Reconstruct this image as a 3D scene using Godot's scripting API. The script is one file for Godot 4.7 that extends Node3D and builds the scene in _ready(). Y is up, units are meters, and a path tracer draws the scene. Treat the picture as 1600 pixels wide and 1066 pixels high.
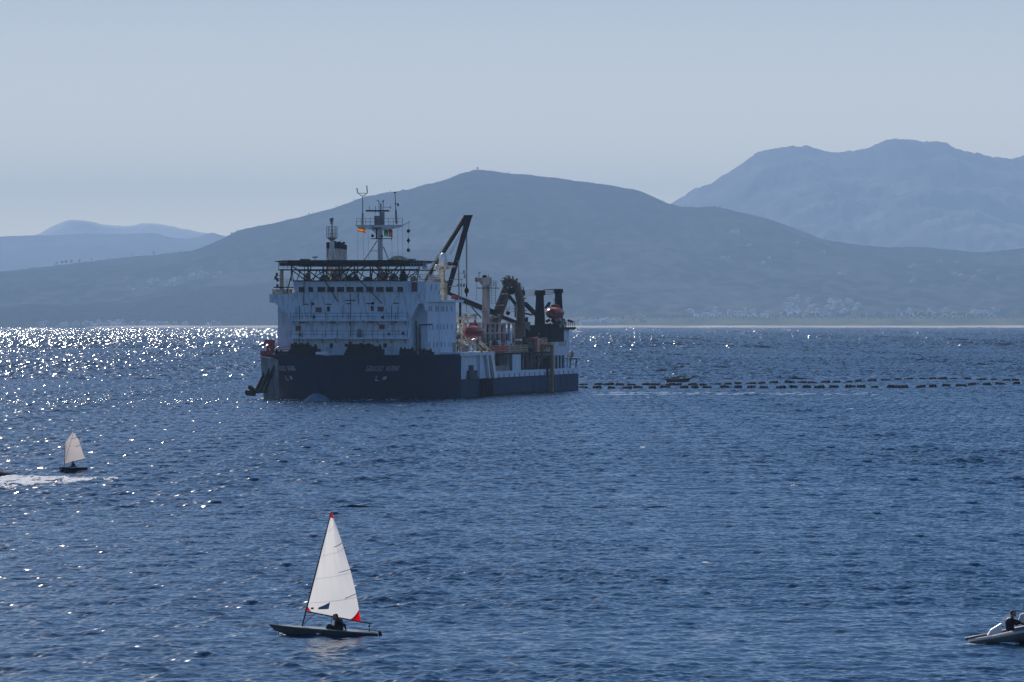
extends Node3D
# A cable-laying ship off a hazy coast, with two sailing dinghies, a motor boat and a string of cable floats.

var M := {}
var taken := {}
var rng := RandomNumberGenerator.new()
const EYE := 12.3
const SLOPE := 0.165
var wave_h := PackedFloat32Array()

func _ready() -> void:
	rng.seed = 7
	make_light()
	make_materials()
	build_sea()
	build_hills()
	build_all()

func make_light() -> void:
	var cam := Camera3D.new()
	cam.name = "camera"
	cam.position = Vector3(0, EYE, 0)
	cam.rotation_degrees = Vector3(-0.2077, 0, 0)
	cam.fov = 7.624
	cam.near = 1.0
	cam.far = 120000.0
	add_child(cam)
	cam.current = true
	var env := Environment.new()
	env.background_mode = Environment.BG_SKY
	var sky := Sky.new()
	var az := deg_to_rad(-18.0)
	var el := deg_to_rad(29.0)
	var to_sun := Vector3(sin(az) * cos(el), sin(el), -cos(az) * cos(el))
	var pm := PanoramaSkyMaterial.new()
	pm.panorama = sky_picture(to_sun)
	sky.sky_material = pm
	env.sky = sky
	env.tonemap_mode = Environment.TONE_MAPPER_LINEAR
	env.tonemap_exposure = 1.48
	env.fog_enabled = true
	env.fog_mode = Environment.FOG_MODE_EXPONENTIAL
	env.fog_density = 0.000067
	env.fog_light_color = Color(0.42, 0.645, 0.95).linear_to_srgb()
	env.sdfgi_enabled = true
	env.ssao_enabled = true
	env.ssil_enabled = true
	var we := WorldEnvironment.new()
	we.name = "environment"
	we.environment = env
	add_child(we)
	var sun := DirectionalLight3D.new()
	sun.name = "sun"
	sun.light_color = Color(1.0, 0.955, 0.89)
	sun.light_energy = 1.5
	sun.light_angular_distance = 0.5
	sun.shadow_enabled = true
	sun.directional_shadow_max_distance = 3000.0
	sun.look_at_from_position(to_sun * 100.0, Vector3.ZERO, Vector3.UP)
	add_child(sun)

# clear hazy air: blue overhead, pale at the horizon, brighter and warmer round the sun, deeper away from it
func sky_picture(to_sun: Vector3) -> ImageTexture:
	var w := 1024
	var h := 512
	var im := Image.create_empty(w, h, false, Image.FORMAT_RGBF)
	var top := Vector3(0.034, 0.13, 0.355)
	var rim := Vector3(0.15, 0.31, 0.51)
	var far_rim := Vector3(0.26, 0.42, 0.66)
	var sunny := Vector3(1.0, 0.92, 0.78)
	var haze := Vector3(2.3, 1.75, 0.62)
	for j in h:
		var th := PI * (j + 0.5) / h
		var y := cos(th)
		for i in w:
			var ph := TAU * (i + 0.5) / w
			var d := Vector3(sin(ph) * sin(th), y, -cos(ph) * sin(th))
			var g := d.dot(to_sun)
			var ang := rad_to_deg(acos(clampf(g, -1.0, 1.0)))
			var up := maxf(y, 0.0)
			var c := top.lerp(rim.lerp(far_rim, smoothstep(0.7, -0.3, g)), 0.75 * pow(1.0 - up, 14.0) + 0.25 * pow(1.0 - up, 3.0))
			c *= 0.55 + 0.45 * smoothstep(-0.5, 0.9, g)
			c += sunny * (0.20 * exp(-ang / 12.0) + 0.03 * exp(-ang / 40.0))
			c += haze * exp(-up / 0.035) * (0.35 + 0.65 * smoothstep(-0.5, 0.8, g))
			if y < 0.0:
				c = Vector3(0.05, 0.085, 0.14)
			im.set_pixel(i, j, Color(c.x, c.y, c.z))
	return ImageTexture.create_from_image(im)

# ---------------------------------------------------------------- helpers
func numbered(called: String) -> String:
	var n: int = taken.get(called, 0)
	taken[called] = n + 1
	return called if n == 0 else "%s_%03d" % [called, n]

func lin(r: float, g: float, b: float) -> Color:
	return Color(r, g, b).linear_to_srgb()

func mat(called: String, c: Color, rough := 0.6, metal := 0.0, spec := 0.5) -> StandardMaterial3D:
	var m := StandardMaterial3D.new()
	m.resource_name = called
	m.albedo_color = c
	m.roughness = rough
	m.metallic = metal
	m.metallic_specular = spec
	M[called] = m
	return m

func start() -> SurfaceTool:
	var st := SurfaceTool.new()
	st.begin(Mesh.PRIMITIVE_TRIANGLES)
	return st

func part(called: String, st: SurfaceTool, m: Material, parent: Node, smooth := false) -> MeshInstance3D:
	st.generate_normals()
	var o := MeshInstance3D.new()
	o.mesh = st.commit()
	o.material_override = null
	o.mesh.surface_set_material(0, m)
	if parent == self:
		o.name = numbered(called)
		add_child(o)
	else:
		o.name = called
		parent.add_child(o, true)
	return o

func thing(called: String, label: String, category: String, at := Vector3.ZERO, turn := 0.0, group := "") -> Node3D:
	var o := Node3D.new()
	o.name = numbered(called)
	o.position = at
	o.rotation.y = turn
	add_child(o)
	return tag(o, label, category, group)

func tag(o: Node3D, label: String, category: String, group := "") -> Node3D:
	o.set_meta("label", label)
	o.set_meta("category", category)
	if group != "":
		o.set_meta("group", group)
	return o

func dup(root: Node3D, at: Vector3, turn: float, label: String, group := "") -> Node3D:
	var base := str(root.name)
	if base.substr(base.length() - 4, 1) == "_" and base.right(3).is_valid_int():
		base = base.left(base.length() - 4)
	var r: Node3D = root.duplicate()
	r.name = numbered(base)
	add_child(r)
	r.position = at
	r.rotation.y = turn
	r.set_meta("label", label)
	if group != "":
		r.set_meta("group", group)
	return r

func quad(st: SurfaceTool, a: Vector3, b: Vector3, c: Vector3, d: Vector3, sg := 4294967295) -> void:
	st.set_smooth_group(sg)
	st.add_vertex(a); st.add_vertex(b); st.add_vertex(c)
	st.add_vertex(a); st.add_vertex(c); st.add_vertex(d)

# eight corners: bottom ring 0..3 then top ring 4..7, both counter-clockwise seen from above
func hexa(st: SurfaceTool, p: Array) -> void:
	quad(st, p[4], p[7], p[6], p[5])
	quad(st, p[0], p[1], p[2], p[3])
	for i in 4:
		var j := (i + 1) % 4
		quad(st, p[i], p[i + 4], p[j + 4], p[j])

func box(st: SurfaceTool, lo: Vector3, hi: Vector3) -> void:
	hexa(st, [Vector3(lo.x, lo.y, hi.z), Vector3(hi.x, lo.y, hi.z), Vector3(hi.x, lo.y, lo.z), Vector3(lo.x, lo.y, lo.z),
		Vector3(lo.x, hi.y, hi.z), Vector3(hi.x, hi.y, hi.z), Vector3(hi.x, hi.y, lo.z), Vector3(lo.x, hi.y, lo.z)])

func cbox(st: SurfaceTool, c: Vector3, s: Vector3) -> void:
	box(st, c - s * 0.5, c + s * 0.5)

# a square or rectangular bar from a to b
func bar(st: SurfaceTool, a: Vector3, b: Vector3, w: float, h := -1.0, w2 := -1.0, h2 := -1.0) -> void:
	if h < 0.0: h = w
	if w2 < 0.0: w2 = w; h2 = h
	if h2 < 0.0: h2 = w2
	var d := (b - a).normalized()
	var up := Vector3.UP if absf(d.y) < 0.97 else Vector3.BACK
	var s := d.cross(up).normalized()
	var u := s.cross(d).normalized()
	var q := []
	for e in [[a, w, h], [b, w2, h2]]:
		var o: Vector3 = e[0]
		var x: Vector3 = s * (e[1] * 0.5)
		var y: Vector3 = u * (e[2] * 0.5)
		q.append([o - x - y, o + x - y, o + x + y, o - x + y])
	for i in 4:
		var j := (i + 1) % 4
		quad(st, q[0][i], q[1][i], q[1][j], q[0][j])
	quad(st, q[0][0], q[0][1], q[0][2], q[0][3])
	quad(st, q[1][3], q[1][2], q[1][1], q[1][0])

# a bar lying in an upright x-y plane: w across it in that plane, deep along z
func beam(st: SurfaceTool, a: Vector3, b: Vector3, w: float, deep: float) -> void:
	var d := b - a
	var x := Vector3(-d.y, d.x, 0).normalized() * w * 0.5
	var z := Vector3(0, 0, deep * 0.5)
	hexa(st, [a - x + z, a + x + z, a + x - z, a - x - z, b - x + z, b + x + z, b + x - z, b - x - z])

# a round bar from a to b, tapering from radius r to r2
func tube(st: SurfaceTool, a: Vector3, b: Vector3, r: float, r2 := -1.0, n := 8) -> void:
	if r2 < 0.0: r2 = r
	var d := (b - a).normalized()
	var up := Vector3.UP if absf(d.y) < 0.97 else Vector3.BACK
	var s := d.cross(up).normalized()
	var u := s.cross(d).normalized()
	for i in n:
		var t0 := TAU * i / n
		var t1 := TAU * (i + 1) / n
		var e0 := s * cos(t0) + u * sin(t0)
		var e1 := s * cos(t1) + u * sin(t1)
		quad(st, a + e0 * r, b + e0 * r2, b + e1 * r2, a + e1 * r, 1)
		st.set_smooth_group(4294967295)
		st.add_vertex(a); st.add_vertex(a + e0 * r); st.add_vertex(a + e1 * r)
		st.add_vertex(b); st.add_vertex(b + e1 * r2); st.add_vertex(b + e0 * r2)

func path(st: SurfaceTool, pts: Array, r: float, n := 6) -> void:
	for i in pts.size() - 1:
		tube(st, pts[i], pts[i + 1], r, r, n)

# turned about the y axis through c: prof is a list of Vector2(radius, height)
func lathe(st: SurfaceTool, c: Vector3, prof: Array, n := 16, sx := 1.0, sz := 1.0) -> void:
	for k in prof.size() - 1:
		var p: Vector2 = prof[k]
		var q: Vector2 = prof[k + 1]
		for i in n:
			var t0 := TAU * i / n
			var t1 := TAU * (i + 1) / n
			var a := c + Vector3(cos(t0) * p.x * sx, p.y, sin(t0) * p.x * sz)
			var b := c + Vector3(cos(t1) * p.x * sx, p.y, sin(t1) * p.x * sz)
			var e := c + Vector3(cos(t1) * q.x * sx, q.y, sin(t1) * q.x * sz)
			var f := c + Vector3(cos(t0) * q.x * sx, q.y, sin(t0) * q.x * sz)
			st.set_smooth_group(1)
			if p.x > 0.0:
				st.add_vertex(a); st.add_vertex(b); st.add_vertex(e)
			if q.x > 0.0:
				st.add_vertex(a); st.add_vertex(e); st.add_vertex(f)

# a flat outline (list of Vector2, any order) given thickness: maps (u, v) to o + u*ax + v*ay, thick along n
func slab(st: SurfaceTool, pts: PackedVector2Array, o: Vector3, ax: Vector3, ay: Vector3, thick: float) -> void:
	var n := ax.cross(ay).normalized() * thick * 0.5
	var idx := Geometry2D.triangulate_polygon(pts)
	var f := []
	for p in pts:
		f.append(o + ax * p.x + ay * p.y)
	var ccw := not Geometry2D.is_polygon_clockwise(pts)
	st.set_smooth_group(4294967295)
	for i in range(0, idx.size(), 3):
		var a: Vector3 = f[idx[i]]
		var b: Vector3 = f[idx[i + 1]]
		var c: Vector3 = f[idx[i + 2]]
		if (b - a).cross(c - a).dot(n) > 0.0:
			var t := b
			b = c
			c = t
		st.add_vertex(a + n); st.add_vertex(b + n); st.add_vertex(c + n)
		st.add_vertex(a - n); st.add_vertex(c - n); st.add_vertex(b - n)
	var m := f.size()
	for i in m:
		var j := (i + 1) % m
		if ccw:
			quad(st, f[i] - n, f[i] + n, f[j] + n, f[j] - n)
		else:
			quad(st, f[j] - n, f[j] + n, f[i] + n, f[i] - n)

func array_mesh(v: PackedVector3Array, nr: PackedVector3Array, ix: PackedInt32Array, col := PackedColorArray()) -> ArrayMesh:
	var a := []
	a.resize(Mesh.ARRAY_MAX)
	a[Mesh.ARRAY_VERTEX] = v
	a[Mesh.ARRAY_NORMAL] = nr
	a[Mesh.ARRAY_INDEX] = ix
	if col.size():
		a[Mesh.ARRAY_COLOR] = col
	var me := ArrayMesh.new()
	me.add_surface_from_arrays(Mesh.PRIMITIVE_TRIANGLES, a)
	return me

func setting(called: String, me: Mesh, m: Material, kind := "structure") -> MeshInstance3D:
	var o := MeshInstance3D.new()
	o.name = numbered(called)
	o.mesh = me
	me.surface_set_material(0, m)
	o.set_meta("kind", kind)
	add_child(o)
	return o

# the height of a traced ridge at x: pts are Vector2(x, y), smoothly joined
func along(pts: Array, x: float) -> float:
	if x <= pts[0].x: return pts[0].y
	for i in pts.size() - 1:
		if x <= pts[i + 1].x:
			var t: float = (x - pts[i].x) / (pts[i + 1].x - pts[i].x)
			var y0: float = pts[maxi(i - 1, 0)].y
			var y3: float = pts[mini(i + 2, pts.size() - 1)].y
			return lerpf(lerpf(pts[i].y, pts[i + 1].y, t), cubic_interpolate(pts[i].y, pts[i + 1].y, y0, y3, t), 0.6)
	return pts[-1].y

# ---------------------------------------------------------------- the sea
# One square of short-crested wind sea whose edges meet their opposites, laid side by side: small close by, larger far out.
const TN := 512
const CELL := 0.1

func wave_tile(seed_: int, slope: float, kmin: float, kmax: float, count: int, spread: float) -> PackedFloat32Array:
	var r := RandomNumberGenerator.new()
	r.seed = seed_
	var h := PackedFloat32Array()
	h.resize(TN * TN)
	var each := slope * sqrt(2.0 / count)
	for w in count:
		var k := kmin * pow(kmax / kmin, (w + r.randf()) / count)
		var ang := r.randfn(0.12, spread)
		var kx := int(round(k * sin(ang)))
		var kz := int(round(k * cos(ang)))
		if kx == 0 and kz == 0:
			kz = 1
		var a := each / (TAU / (TN * CELL) * sqrt(float(kx * kx + kz * kz)))
		var ph := r.randf() * TAU
		var cx := PackedFloat32Array()
		var sx := PackedFloat32Array()
		for i in TN:
			cx.append(a * cos(TAU * kx * i / TN + ph))
			sx.append(a * sin(TAU * kx * i / TN + ph))
		for j in TN:
			var c := cos(TAU * kz * j / TN)
			var s := sin(TAU * kz * j / TN)
			var o := j * TN
			for i in TN:
				h[o + i] += cx[i] * c - sx[i] * s
	return h

func build_sea() -> void:
	var h := wave_tile(3, SLOPE, 11.0, 160.0, 110, 0.75)
	# cat's paws: rougher and smoother patches, and crests a little sharper than troughs
	var mod := wave_tile(8, 1.0, 1.0, 6.0, 16, 1.6)
	var most := 0.0
	for q in h.size():
		most = maxf(most, absf(mod[q]))
	for q in h.size():
		var y := h[q] * (1.0 + 0.24 * mod[q] / most)
		h[q] = y + 0.4 * y * absf(y)
	wave_h = h
	var v := PackedVector3Array()
	var nr := PackedVector3Array()
	var ix := PackedInt32Array()
	var n := TN + 1
	for j in n:
		var o := (j & 511) * TN
		var of := ((j + 511) & 511) * TN
		var ok := ((j + 1) & 511) * TN
		for i in n:
			var c := i & 511
			v.append(Vector3((i - 256) * CELL, h[o + c], (256 - j) * CELL))
			nr.append(Vector3((h[o + ((i + 511) & 511)] - h[o + ((i + 1) & 511)]) / (2.0 * CELL), 1.0, (h[ok + c] - h[of + c]) / (2.0 * CELL)).normalized())
			if i < TN and j < TN:
				var q := j * n + i
				ix.append(q); ix.append(q + n); ix.append(q + n + 1)
				ix.append(q); ix.append(q + n + 1); ix.append(q + 1)
	# the square's rim turned down, so that no edge stands open
	for e in 4:
		var o := v.size()
		for k in n:
			var q: int = [k, (n - 1) * n + k, k * n, k * n + n - 1][e]
			v.append(v[q] - Vector3(0, 0.6, 0))
			nr.append(nr[q])
			if k < TN:
				var q2: int = [k + 1, (n - 1) * n + k + 1, (k + 1) * n, (k + 1) * n + n - 1][e]
				ix.append(q); ix.append(q2); ix.append(o + k + 1)
				ix.append(q); ix.append(o + k + 1); ix.append(o + k)
	var tile := array_mesh(v, nr, ix)
	tile.surface_set_material(0, M.water)
	var gust := FastNoiseLite.new()
	gust.seed = 5
	gust.frequency = 0.01
	var spots: Array[Transform3D] = []
	# nearest and farthest distance, size of the square against the nearest ones, steepness
	for b in [[150.0, 350.0, 0.68, 1.12], [340.0, 1130.0, 1.0, 1.2], [1110.0, 2500.0, 2.0, 1.6], [2440.0, 11150.0, 4.0, 2.2]]:
		var s: float = b[2]
		var loose := s > 1.0
		var w: float = TN * CELL * s * (0.86 if loose else 1.0)
		var z: float = b[0] + w * 0.5
		while z - w * 0.5 < b[1]:
			var half: float = (z + w * 0.5) * 0.1 * 1.12 + 8.0
			var m := int(ceil(half / w - 0.5))
			for i in range(-m, m + 1):
				var st: float = s * b[3] * (1.0 + 0.2 * gust.get_noise_2d(i * w, z) + 0.35 * gust.get_noise_2d(i * w * 0.12 + 400.0, z * 0.8))
				var turn := rng.randf_range(-0.14, 0.14) if loose else 0.0
				spots.append(Transform3D(Basis(Vector3.UP, turn) * Basis.from_scale(Vector3(s * (1.0 if rng.randf() < 0.5 or not loose else -1.0), st, s)), Vector3(i * w + 7.0, 0.0, -z)))
			z += w
	# a streak of short steep chop left of the bow, added to catch more glitter
	for k in 10:
		var s := 0.5
		spots.append(Transform3D(Basis.from_scale(Vector3(s, s * 1.75, s)), Vector3(-112.0 + (k % 5) * 25.0 * 0.72, -0.01, -782.0 - 25.0 * (k / 5))))
	var mm := MultiMesh.new()
	mm.transform_format = MultiMesh.TRANSFORM_3D
	mm.mesh = tile
	mm.instance_count = spots.size()
	for i in spots.size():
		mm.set_instance_transform(i, spots[i])
	var sea := MultiMeshInstance3D.new()
	sea.name = numbered("sea")
	sea.multimesh = mm
	sea.set_meta("kind", "structure")
	add_child(sea)
	# the wide water all round, below the troughs of the waves
	var f := PackedVector3Array([Vector3(-14000, -2.4, 2000), Vector3(14000, -2.4, 2000), Vector3(14000, -2.4, -11200), Vector3(-14000, -2.4, -11200)])
	setting("open_water", array_mesh(f, PackedVector3Array([Vector3.UP, Vector3.UP, Vector3.UP, Vector3.UP]), PackedInt32Array([0, 2, 1, 0, 3, 2])), M.water)
	# the smooth wash astern of the ship, welling up a little above the waves
	v = PackedVector3Array()
	nr = PackedVector3Array()
	ix = PackedInt32Array()
	var nx := 300
	var nz := 90
	for j in nz:
		var z := lerpf(-845.0, -920.0, float(j) / (nz - 1))
		for i in nx:
			var x := lerpf(4.0, 104.0, float(i) / (nx - 1))
			var e := smoothstep(4.0, 16.0, x) * smoothstep(104.0, 50.0, x) * smoothstep(-845.0, -868.0 + 12.0 * gust.get_noise_2d(x * 4.0, 0.0), z) * smoothstep(-920.0, -900.0, z)
			v.append(Vector3(x, lerpf(-0.5, 0.06, pow(e, 0.6)) + 0.035 * sin(x * 1.1 + z * 0.7) * sin(z * 0.9 - x * 0.35) + 0.05 * gust.get_noise_2d(x * 30.0, z * 25.0), z))
	for j in nz:
		for i in nx:
			var a := v[j * nx + mini(i + 1, nx - 1)] - v[j * nx + maxi(i - 1, 0)]
			var b := v[maxi(j - 1, 0) * nx + i] - v[mini(j + 1, nz - 1) * nx + i]
			nr.append(b.cross(a).normalized())
			if i < nx - 1 and j < nz - 1:
				var q := j * nx + i
				ix.append(q); ix.append(q + nx); ix.append(q + nx + 1)
				ix.append(q); ix.append(q + nx + 1); ix.append(q + 1)
	setting("water_wash", array_mesh(v, nr, ix), M.water)

# height of the nearer waves (to 1000 m out) at a place
func sea_y(x: float, z: float) -> float:
	var s := 1.0 if z < -345.0 else 0.68
	var u := (x - 7.0) / (CELL * s) + 256.0
	var w := ((-340.0 if z < -345.0 else -150.0) - z) / (CELL * s)
	var i := int(floorf(u))
	var j := int(floorf(w))
	var a := wave_h[((j & 511) << 9) + (i & 511)]
	var b := wave_h[((j & 511) << 9) + ((i + 1) & 511)]
	return lerpf(a, b, u - floorf(u)) * s

# ---------------------------------------------------------------- the coast and the mountains
# a range: its ridge traced as Vector2(bearing, rise), both in thousandths of the distance; stands from z0 (foot) to d (crest) and falls again behind
func px(list: Array) -> Array:
	var out := []
	for k in range(0, list.size(), 2):
		out.append(Vector2((list[k] - 800.0) / 8.0, (504.0 - list[k + 1]) / 8.0))
	return out

var land: FastNoiseLite
var cover: FastNoiseLite

func range_mesh(ridge: Array, d: float, foot: float, behind: float, nx: int, nz: int, rough: float, shape: float, tint: Callable, base := 0.0) -> ArrayMesh:
	var v := PackedVector3Array()
	var nr := PackedVector3Array()
	var col := PackedColorArray()
	var ix := PackedInt32Array()
	var x0: float = ridge[0].x * 0.001 * d
	var x1: float = ridge[-1].x * 0.001 * d
	var rows := nz + 6
	var h := PackedFloat32Array()
	for j in rows:
		var t := float(j) / nz
		var z := -lerpf(foot, d, t) if j <= nz else -(d + behind * (j - nz) / 6.0)
		for i in nx:
			var x := lerpf(x0, x1, float(i) / (nx - 1))
			var top: float = EYE + along(ridge, x / d * 1000.0) * 0.001 * d
			var y: float
			if j <= nz:
				y = hill_height(x, z, ridge, d, foot, rough, shape, base)
			else:
				y = lerpf(top, -50.0, pow((j - nz) / 6.0, 1.3))
			h.append(y)
			v.append(Vector3(x, y, z))
	for j in rows:
		for i in nx:
			var c := j * nx + i
			var a := v[maxi(i - 1, 0) + j * nx]
			var b := v[mini(i + 1, nx - 1) + j * nx]
			var f := v[i + maxi(j - 1, 0) * nx]
			var k := v[i + mini(j + 1, rows - 1) * nx]
			var n := (b - a).cross(k - f).normalized()
			nr.append(n if n.y > 0.0 else -n)
			col.append(tint.call(v[c], float(j) / nz))
			if i < nx - 1 and j < rows - 1:
				ix.append(c); ix.append(c + nx); ix.append(c + nx + 1)
				ix.append(c); ix.append(c + nx + 1); ix.append(c + 1)
	return array_mesh(v, nr, ix, col)

var main_ridge: Array
const PLAIN_Z := [10935.0, 10960.0, 11000.0, 11080.0, 11200.0, 11330.0, 11500.0, 11700.0]
const PLAIN_Y := [0.6, 2.4, 5.0, 7.0, 12.0, 20.0, 24.0, 20.0]

func plain_height(x: float, z: float) -> float:
	var d := -z
	for k in 7:
		if d <= PLAIN_Z[k + 1]:
			return lerpf(PLAIN_Y[k], PLAIN_Y[k + 1], clampf((d - PLAIN_Z[k]) / (PLAIN_Z[k + 1] - PLAIN_Z[k]), 0.0, 1.0)) * (0.55 + 0.45 * smoothstep(-300.0, 200.0, x))
	return PLAIN_Y[7]

# height of the hill and the plain before it
func hill_height(x: float, z: float, ridge: Array, d: float, foot: float, rough: float, shape: float, base: float) -> float:
	var t := (-z - foot) / (d - foot)
	var top: float = EYE + along(ridge, x / d * 1000.0) * 0.001 * d
	var y := lerpf(base, top, pow(clampf(t, 0.0, 1.0), shape))
	var e := sin(PI * clampf(t, 0.0, 1.0))
	y += land.get_noise_2d(x, z) * rough * e * (0.3 + t)
	y += (0.5 - absf(land.get_noise_2d(x * 2.3 + 500.0, z * 1.2))) * rough * 0.55 * e
	return y + rough * (0.06 * land.get_noise_2d(x * 9.0, z * 9.0) + 0.05 * land.get_noise_2d(x * 26.0, z * 20.0)) * clampf(t, 0.0, 1.0)

func ground(x: float, z: float) -> float:
	var p := plain_height(x, z)
	if -z < 11450.0:
		return p
	return maxf(p, hill_height(x, z, main_ridge, 15000.0, 11450.0, 42.0, 1.15, 8.0))

func build_hills() -> void:
	land = FastNoiseLite.new()
	land.seed = 21
	land.frequency = 0.0011
	land.fractal_octaves = 5
	cover = FastNoiseLite.new()
	cover.seed = 4
	cover.frequency = 0.0016
	cover.fractal_octaves = 5
	var main := px([-240, 440, -100, 432, 0, 425, 100, 413, 200, 402, 300, 392, 345, 375, 372, 360, 420, 350, 470, 339, 520, 325, 560, 311, 600, 302, 640, 295, 690, 283, 715, 273, 745, 265, 775, 268, 800, 271, 850, 276, 900, 282, 950, 289, 990, 296, 1020, 306, 1045, 319, 1075, 324, 1120, 324, 1160, 333, 1210, 345, 1250, 360, 1290, 375, 1330, 381, 1380, 386, 1440, 386, 1490, 391, 1530, 394, 1570, 391, 1600, 387, 1700, 380, 1840, 390])
	main_ridge = main
	setting("coastal_hill", range_mesh(main, 15000.0, 11450.0, 5000.0, 420, 150, 42.0, 1.15, tint_main, 8.0), M.land)
	var mount := px([940, 380, 1000, 345, 1050, 318, 1070, 305, 1088, 293, 1110, 287, 1140, 268, 1160, 256, 1180, 240, 1210, 232, 1240, 228, 1262, 229, 1290, 237, 1310, 238, 1335, 235, 1360, 230, 1380, 221, 1400, 216, 1415, 218, 1440, 222, 1460, 222, 1475, 223, 1495, 232, 1520, 238, 1550, 246, 1580, 247, 1592, 247, 1600, 243, 1640, 232, 1720, 240, 1840, 262])
	setting("mountain_range", range_mesh(mount, 24000.0, 19000.0, 4000.0, 340, 90, 120.0, 1.1, tint_far, 0.0), M.land)
	var left := px([-260, 385, -120, 378, 0, 370, 60, 368, 140, 365, 190, 366, 240, 364, 262, 370, 285, 373, 308, 371, 330, 364, 345, 368, 380, 385, 460, 420])
	setting("distant_ridge", range_mesh(left, 27000.0, 23000.0, 1500.0, 160, 40, 60.0, 1.0, tint_far), M.land)
	var far := px([-40, 385, 30, 374, 58, 366, 85, 352, 110, 343, 135, 345, 160, 351, 200, 353, 225, 349, 250, 350, 290, 358, 325, 365, 370, 372, 440, 390])
	setting("farthest_mountain", range_mesh(far, 30000.0, 27500.0, 1000.0, 140, 30, 60.0, 1.0, tint_haze_pale), M.land)
	# the plain between the beach and the hills, and the ground under all of it
	var v := PackedVector3Array()
	var nr := PackedVector3Array()
	var ix := PackedInt32Array()
	var col := PackedColorArray()
	var rows := [-10935.0, -10960.0, -11000.0, -11080.0, -11200.0, -11330.0, -11500.0, -11700.0, -30000.0]
	for j in rows.size():
		for i in 241:
			var x := lerpf(-2600.0, 2600.0, i / 240.0) * (1.0 if j < 8 else 6.0)
			var y: float = plain_height(x, rows[j]) if j < 8 else -60.0
			v.append(Vector3(x, y, rows[j]))
			nr.append(Vector3.UP)
			var c := cover.get_noise_2d(x * 4.0, rows[j] * 4.0)
			col.append(Color(0.05, 0.06, 0.025).lerp(Color(0.13, 0.12, 0.065), clampf(0.5 + c * 1.5, 0.0, 1.0)).lerp(Color(0.006, 0.010, 0.007), 0.9 * smoothstep(-150.0, -420.0, x)))
			if i < 240 and j < rows.size() - 1:
				var q := j * 241 + i
				ix.append(q); ix.append(q + 241); ix.append(q + 242)
				ix.append(q); ix.append(q + 242); ix.append(q + 1)
	setting("coastal_plain", array_mesh(v, nr, ix, col), M.land)

func tint_main(p: Vector3, t: float) -> Color:
	var scrub := Color(0.008, 0.017, 0.018)
	var field := Color(0.052, 0.058, 0.06)
	var n := cover.get_noise_2d(p.x, p.z * 0.7)
	var c := scrub.lerp(field, smoothstep(0.0, 0.22, n + 0.10 - t * 0.26))
	# gullies run down the slope; bushes dot it; pale tracks and plots cross its foot
	c = c.lerp(scrub, 0.55 * smoothstep(0.05, 0.25, cover.get_noise_2d(p.x * 6.0 + 900.0, p.z * 0.9)))
	c = c.lerp(Color(0.003, 0.007, 0.007), 0.55 * smoothstep(0.0, 0.16, cover.get_noise_2d(p.x * 16.0, p.z * 8.0)))
	c = c.lerp(Color(0.05, 0.06, 0.055), 0.6 * smoothstep(0.1, 0.2, cover.get_noise_2d(p.x * 11.0 + 50.0, p.z * 7.0)))
	c = c.lerp(Color(0.12, 0.105, 0.09), 0.7 * smoothstep(0.14, 0.22, cover.get_noise_2d(p.x * 9.0, p.z * 3.0 + 300.0)) * (1.0 - t))
	# the dark wood on the low slopes to the left
	var edge := lerpf(12150.0, 13100.0, clampf((p.x + 1250.0) / 1000.0, 0.0, 1.0)) + 160.0 * cover.get_noise_2d(p.x * 2.0, 50.0)
	var wood := smoothstep(edge + 40.0, edge - 60.0, -p.z) * smoothstep(250.0, -250.0, p.x + 200.0 * n)
	return c.lerp(Color(0.001, 0.002, 0.002), wood * 0.95)

func tint_far(p: Vector3, t: float) -> Color:
	var n := cover.get_noise_2d(p.x * 0.6, p.z * 0.6)
	return Color(0.13, 0.12, 0.125).lerp(Color(0.19, 0.17, 0.175), smoothstep(-0.1, 0.35, n + 0.5 * cover.get_noise_2d(p.x * 3.0, p.z)))

func tint_haze_pale(p: Vector3, t: float) -> Color:  # the fading of distant haze is put into this pale colour
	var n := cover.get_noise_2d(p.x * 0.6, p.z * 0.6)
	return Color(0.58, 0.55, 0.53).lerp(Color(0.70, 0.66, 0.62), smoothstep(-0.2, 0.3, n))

# ---------------------------------------------------------------- materials
# paint with stains and wear: a noise texture runs from the worn colour to the clean one
func worn(called: String, clean: Color, stain: Color, rough: float, scale: Vector3, seed_: int, from := 0.25, to := 0.5, spec := 0.4) -> StandardMaterial3D:
	var m := mat(called, Color.WHITE, rough, 0.0, spec)
	var n := FastNoiseLite.new()
	n.seed = seed_
	n.frequency = 0.02
	n.fractal_octaves = 5
	var g := Gradient.new()
	g.offsets = PackedFloat32Array([from, to])
	g.colors = PackedColorArray([stain, clean])
	var t := NoiseTexture2D.new()
	t.width = 256
	t.height = 256
	t.seamless = true
	t.noise = n
	t.color_ramp = g
	m.albedo_texture = t
	m.uv1_triplanar = true
	m.uv1_scale = scale
	return m

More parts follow.
